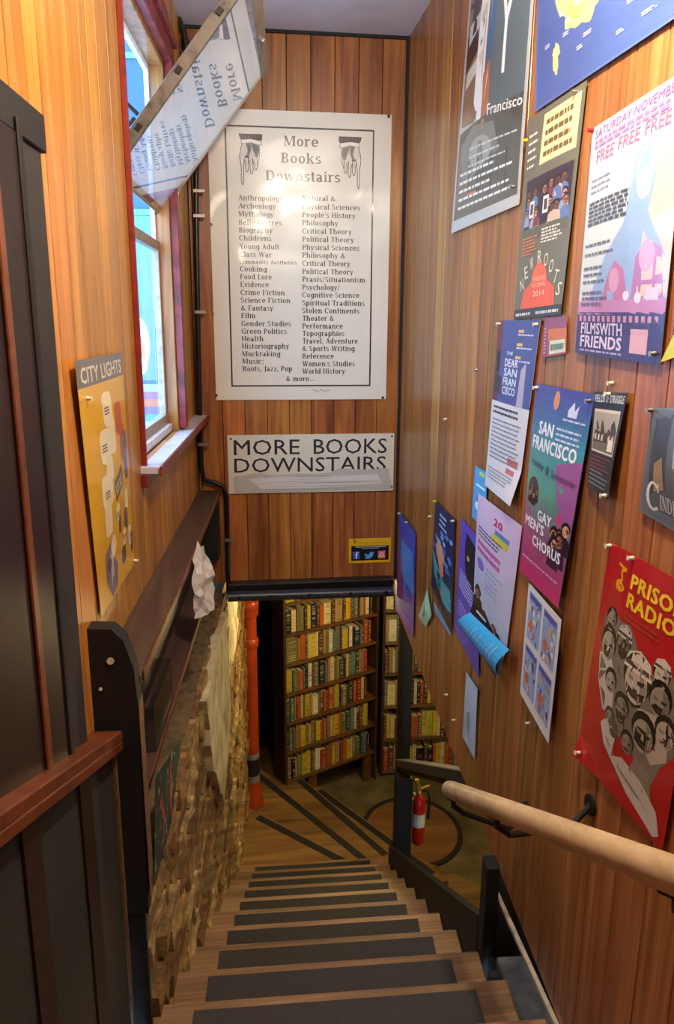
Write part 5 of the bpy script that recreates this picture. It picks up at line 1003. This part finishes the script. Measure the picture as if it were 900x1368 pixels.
# ------------------------------------------------------------------ basement: red pipe
pc = V((.018, 5.26, 0)); pl = root('standpipe', V((pc.x, pc.y, -2.11)), 'orange red standpipe with grey and black bands beside the brick wall', 'pipe')
def cyl(zs, rs, nm, mt, par=pl, **kw):
    m = MB(); m.tube([V((pc.x, pc.y, z)) for z in zs], rs, 20); return m.build(nm, mt, par, smooth=True, **kw)
cyl([-1.66, .29], [.056, .056], 'tube', 'pipered'); cyl([-.80, -.79, -.73, -.72], [.058, .068, .068, .058], 'coupling', 'pipered'); cyl([-.50, -.48, -.44, -.42], [.058, .074, .074, .06], 'coupling', 'pipered')
cyl([-1.70, -1.655], [.057, .057], 'grey_band', 'pipegrey'); cyl([-1.84, -1.70], [.057, .057], 'black_band', 'black'); cyl([-1.90, -1.84], [.057, .057], 'grey_band', 'pipegrey')
cyl([-2.109, -2.08, -2.06, -1.98, -1.96, -1.90], [.085, .085, .07, .075, .062, .058], 'base_flange', 'pipered')
m = MB(); q = V((pc.x, pc.y, -.33)); m.tube([q+V((-.02, 0, -.13)), q+V((0, 0, -.10)), q+V((.05, -.01, -.02)), q+V((.12, -.02, .04)), q+V((.17, -.03, .05))], [.05, .066, .066, .06, .058], 16); m.tube([q+V((.165, -.03, .05)), q+V((.195, -.035, .05))], [.068, .068], 16)
m.build('tee_elbow', 'pipered', pl, smooth=True); cyl([-.56, -.54, -.24, -.20], [.06, .072, .074, .06], 'tee_body', 'pipered')
# ------------------------------------------------------------------ basement: bookcases and their books
CN = {'cream': 'd8c890', 'yellow': 'd0b838', 'lime': 'b8b440', 'orange': 'b85c28', 'red': '9c3420', 'black': '1c1a18', 'brown': '5c3c24', 'olive': '76703c', 'teal': '587060', 'grey': '6c6a64', 'white': 'dcd6c0', 'green': '3c5034', 'tan': 'a88a54', 'navy': '262c40', 'blue': '6a8288', 'pink': 'b87c70'}
def ubook(seed):       # unit book: spine towards -y, covers a little proud of the page block
    m = MB(); c = .09
    m.prism([V((0, 1, 0)), V((0, .06, 0)), V((.12, .012, 0)), V((.5, 0, 0)), V((.88, .012, 0)), V((1, .06, 0)), V((1, 1, 0)), V((1-c, 1, 0)), V((1-c, .08, 0)), V((c, .08, 0)), V((c, 1, 0))], (0, 0, 1))
    o = m.build('book', 'book', None, origin=(0, 0, 0)); me = o.data; me.materials.append(M['pages'])
    bm = bmesh.new(); bm.from_mesh(me); k = len(bm.faces)
    v = [bm.verts.new(p) for p in ((c, .08, .02), (1-c, .08, .02), (1-c, .96, .02), (c, .96, .02), (c, .08, .975), (1-c, .08, .975), (1-c, .96, .975), (c, .96, .975))]
    for f in ((0, 3, 2, 1), (4, 5, 6, 7), (2, 3, 7, 6)): bm.faces.new([v[i] for i in f]).material_index = 1
    bm.to_mesh(me); bm.free(); bpy.data.objects.remove(o); return me
UB = ubook(1)
ORD = ['top', 'second', 'third', 'fourth', 'fifth', 'sixth', 'lowest', 'bottom']
seen_labels = {}
def put_book(c, p, ang, w, h, d, lean, label, group, flat=False):
    o = bpy.data.objects.new('book', UB); COL.objects.link(o); o.location = p
    o.rotation_euler = (0, lean, ang) if not flat else (0, 0, ang); o.scale = (w, d, h) if not flat else (d, h, w)
    if flat: o.rotation_euler = (PI/2*0, 0, ang)
    col = lin(CN[c]); k = random.uniform(.85, 1.15); o.color = (min(1, col[0]*k), min(1, col[1]*k), min(1, col[2]*k), 1)
    tag(o, label, 'book', group); return o
def fill_shelf(org, dx, dn, width, z, hmax, seq, where, group, seed, ang, setback=.03):
    """stand books left to right on one shelf; seq: list of (colour, thickness) or gap (None, width)"""
    rnd = random.Random(seed); x = .006; items = []
    for c, w in seq:
        if c is None: x += w; items.append(None); continue
        if x+w > width-.004: break
        items.append((c, w, x)); x += w+rnd.uniform(.0006, .002)
    books = [i for i in items]
    for k, it in enumerate(books):
        if it is None: continue
        c, w, x = it; L = books[k-1][0] if k and books[k-1] else None; R = books[k+1][0] if k+1 < len(books) and books[k+1] else None
        size = 'thin' if w < .024 else 'thick' if w > .036 else ''
        h = hmax*rnd.uniform(.72, .93); d = rnd.uniform(.13, .16)
        if L and R: nb_ = 'between %s and %s ones' % (L, R)
        elif R: nb_ = 'left of a %s one' % R
        elif L: nb_ = 'right of a %s one' % L
        else: nb_ = 'standing apart'
        lab = ' '.join(q for q in (size, c, 'book', nb_+',', where) if q)
        if lab in seen_labels:
            far = books[k+2][0] if k+2 < len(books) and books[k+2] else None
            for alt in (' '.join(q for q in ('tall' if h > hmax*.82 else 'short', size, c, 'book', nb_+',', where) if q), ' '.join(q for q in (size, c, 'book', nb_, 'with %s beyond,' % far, where) if q), ' '.join(q for q in ('leftmost' if x < width/2 else 'rightmost', size, c, 'book', nb_+',', where) if q)):
                if alt not in seen_labels: lab = alt; break
        seen_labels[lab] = 1
        p = org+dx*(x)+dn*(-setback+rnd.uniform(-.006, .008))+V((0, 0, z+.001))
        put_book(c, p, ang, w, h, d, 0, lab, group)
def bookcase(name, o, ang, width, depth, ztop, zfoot, shelves, label, sidez=None, mat='bookcase', feet=()):
    dx = V((math.cos(ang), math.sin(ang), 0)); dn = V((math.sin(ang), -math.cos(ang), 0))
    r = root(name, V((o.x, o.y, zfoot)), label, 'bookcase')
    def bx(nm, x0, x1, y0, y1, z0, z1, mt): m = MB(); m.box(V((o.x, o.y, z0))+dx*x0-dn*y0, dx*(x1-x0), -dn*(y1-y0), V((0, 0, z1-z0))); return m.build(nm, mt, r, bevel=.002)
    bx('side_panel', -.024, 0, 0, depth, zfoot, ztop, 'bookside'); bx('side_panel', width, width+.024, 0, depth, sidez or zfoot, ztop, 'bookside'); bx('back_panel', 0, width, depth-.01, depth, shelves[-1]-.02, ztop, 'bookside')
    for z in shelves: bx('shelf_board', .0005, width-.0005, .002, depth-.011, z-.022, z, mat)
    for x0, x1, z0 in feet: bx('foot_block', x0, x1, .02, .06, z0, shelves[-1]-.023, mat)
    return dx, dn
BO = V((.313, 5.69, 0)); BA = math.atan2(.442, .897)
# front leans on the corner measured at the shelf edge
shz = [-.375, -.64, -.905, -1.165, -1.43, -1.69, -1.955, -2.225]
dx, dn = bookcase('tall_bookcase', BO+V((0, 0, 0)), BA, .90, .20, .10, -2.244, [-.11]+shz, 'tall wooden bookcase packed with books at the foot of the stairs', sidez=-2.515, feet=((.22, .30, -2.379), (.80, .88, -2.514)))
S_ = {0: 'cream/28 black/26 tan/22 grey/30 yellow/30 brown/30 orange/30 cream/32 black/28 grey/28 olive/26 tan/30 cream/28 navy/30 black/34 red/26 yellow/26 brown/26',
 1: 'yellow/38 lime/38 green/18 lime/30 black/42 olive/14 black/30 olive/30 tan/34 cream/26 orange/20 cream/18 orange/40 navy/16 cream/38 brown/18 cream/14 black/26 None/150 cream/24 black/14 yellow/36 brown/40 orange/22',
 2: 'black/52 cream/40 grey/14 olive/42 black/26 yellow/30 navy/48 brown/24 orange/34 cream/60 brown/32 tan/62 brown/26 yellow/40 orange/14 teal/16 grey/34 black/20 tan/36 orange/12 white/30 black/30',
 3: 'olive/110 tan/14 orange/42 brown/12 cream/24 yellow/46 white/16 brown/44 tan/26 olive/20 white/30 teal/26 grey/38 navy/14 yellow/48 brown/12 white/30 navy/60 grey/18 brown/16 orange/30 brown/14 red/20',
 4: 'lime/60 grey/34 olive/12 orange/34 teal/16 black/26 white/30 brown/14 grey/42 black/56 blue/18 pink/20 cream/38 olive/22 tan/14 green/46 brown/12 cream/22 olive/26 blue/36 green/30 tan/22 pink/18 red/32',
 5: 'green/40 teal/30 tan/12 brown/14 orange/26 cream/16 olive/18 yellow/40 tan/18 white/48 olive/14 brown/30 orange/26 brown/16 orange/42 tan/12 yellow/36 black/16 olive/46 brown/12 black/50 orange/26 red/40 cream/20 brown/34',
 6: 'black/26 grey/30 teal/24 tan/20 pink/14 yellow/44 olive/24 cream/16 tan/30 green/14 yellow/40 orange/20 tan/18 brown/16 pink/26 cream/20 yellow/50 orange/20 teal/44 green/40 blue/28 white/16 brown/30 red/16 olive/18 lime/40',
 7: 'brown/44 black/26 tan/20 olive/34 lime/40 yellow/34 brown/16 olive/24 white/42 red/56 orange/18 olive/26 yellow/18 tan/22 pink/30 brown/20 orange/34 yellow/38 cream/14 olive/30 teal/40 green/22 blue/40 black/20'}
def parse(s): return [(None if q.split('/')[0] == 'None' else q.split('/')[0], int(q.split('/')[1])/1000*1.17) for q in s.split()]
zs_all = [-.375]+shz[1:]
for k in range(8):
    fill_shelf(BO, dx, dn, .90, shz[k], .235, parse(S_[k]), ('%s shelf of tall bookcase' % ['topmost', 'second', 'third', 'fourth', 'fifth', 'sixth', 'seventh', 'lowest'][k]), 'books in the tall bookcase', 40+k, BA)
# second bookcase along the back
B2 = V((1.205, 6.13, 0)); s2z = [-.60, -.90, -1.20, -1.50, -1.82, -2.15, -2.47]
dx2, dn2 = bookcase('back_bookcase', B2, 0, 1.10, .22, .10, BZ+.001, s2z, 'dark bookcase against the back behind the newel post')
m = MB(); m.box(V((1.36, 6.10, BZ+.001)), (.04, 0, 0), (0, .02, 0), (0, 0, 2.6)); tag(m.build('divider_post', 'bookside', None), 'upright brown board in front of the back bookcase', 'board')
T2 = ['cream/30 white/28 black/26 tan/30 olive/30 brown/26 red/24 cream/30 yellow/26 teal/30 tan/24 brown/30 orange/26 cream/30 grey/26 white/30 black/26 yellow/24 olive/28 red/30 tan/30',
 'tan/26 white/60 teal/20 brown/30 cream/26 black/26 grey/30 brown/24 yellow/30 white/26 navy/30 olive/26 tan/30 red/24 grey/30 cream/26 black/30 orange/26 brown/30 teal/26 lime/26',
 'brown/30 tan/26 cream/24 grey/30 black/26 brown/30 white/26 yellow/24 brown/30 grey/30 red/26 olive/24 cream/30 navy/26 tan/30 orange/26 black/24 white/30 green/26 pink/26 brown/30',
 'grey/26 cream/60 tan/26 brown/24 yellow/30 brown/30 black/30 white/26 black/24 orange/26 brown/30 yellow/26 orange/30 black/26 red/30 tan/24 cream/26 grey/30 olive/26 brown/26 teal/24',
 'brown/22 yellow/30 cream/34 brown/26 tan/24 red/30 brown/22 brown/26 orange/54 grey/26 yellow/30 lime/56 yellow/34 cream/24 brown/30 black/26 orange/24 tan/30 white/26 olive/24 red/26',
 'red/46 brown/40 tan/26 yellow/26 cream/26 brown/26 yellow/40 cream/30 black/60 brown/30 black/40 orange/20 yellow/42 cream/30 orange/30 red/24 olive/26 tan/30 grey/26 cream/30 brown/26']
for k in range(6):
    fill_shelf(B2, dx2, dn2, 1.10, s2z[k+1], .26, parse(T2[k]), '%s shelf of back bookcase' % ['second', 'third', 'fourth', 'fifth', 'sixth', 'lowest'][k], 'books in the back bookcase', 80+k, 0)
# ------------------------------------------------------------------ fire extinguisher on the newel
ec = NP+SLT*.10+V((0, 0, 0)); ex = root('fire_extinguisher', V((ec.x, ec.y, -1.60)), 'red fire extinguisher with white label hanging beside the black newel post', 'extinguisher')
def et(zs, rs, nm, mt, seg=20, off=V((0, 0, 0)), **kw):
    m = MB(); m.tube([V((ec.x, ec.y, z))+off for z in zs], rs, seg); return m.build(nm, mt, ex, smooth=True, **kw)
et([-1.60, -1.592, -1.58, -1.31, -1.285, -1.265, -1.255], [.028, .035, .038, .038, .033, .02, .014], 'cylinder', 'extred')
et([-1.47, -1.38], [.0388, .0388], 'label', 'white'); et([-1.255, -1.235, -1.225], [.017, .017, .012], 'valve', 'brass')
m = MB(); q = V((ec.x, ec.y, -1.225)); m.box(q+V((-.012, -.012, 0)), (.024, 0, 0), (0, .02, 0), (-.02, 0, .07)); m.box(q+V((.0, -.01, .0)), (.06, 0, .02), (0, .018, 0), (0, 0, .006)); m.build('lever', 'brass', ex, bevel=.002)
m = MB(); m.tube([q+V((.015, 0, -.01)), q+V((.05, -.01, -.01)), q+V((.062, -.01, -.07)), q+V((.055, -.01, -.20))], [.007, .007, .008, .010], 8); m.build('hose', 'black', ex, smooth=True)
m = MB(); m.tube([q+V((-.03, -.015, -.02)), q+V((-.045, -.018, -.02))], .012, 10); m.box(q-SLT*.075+V((0, 0, -.10)), SLT*.04, SAX*.03, V((0, 0, .03))); m.build('hanger', 'steel', ex)
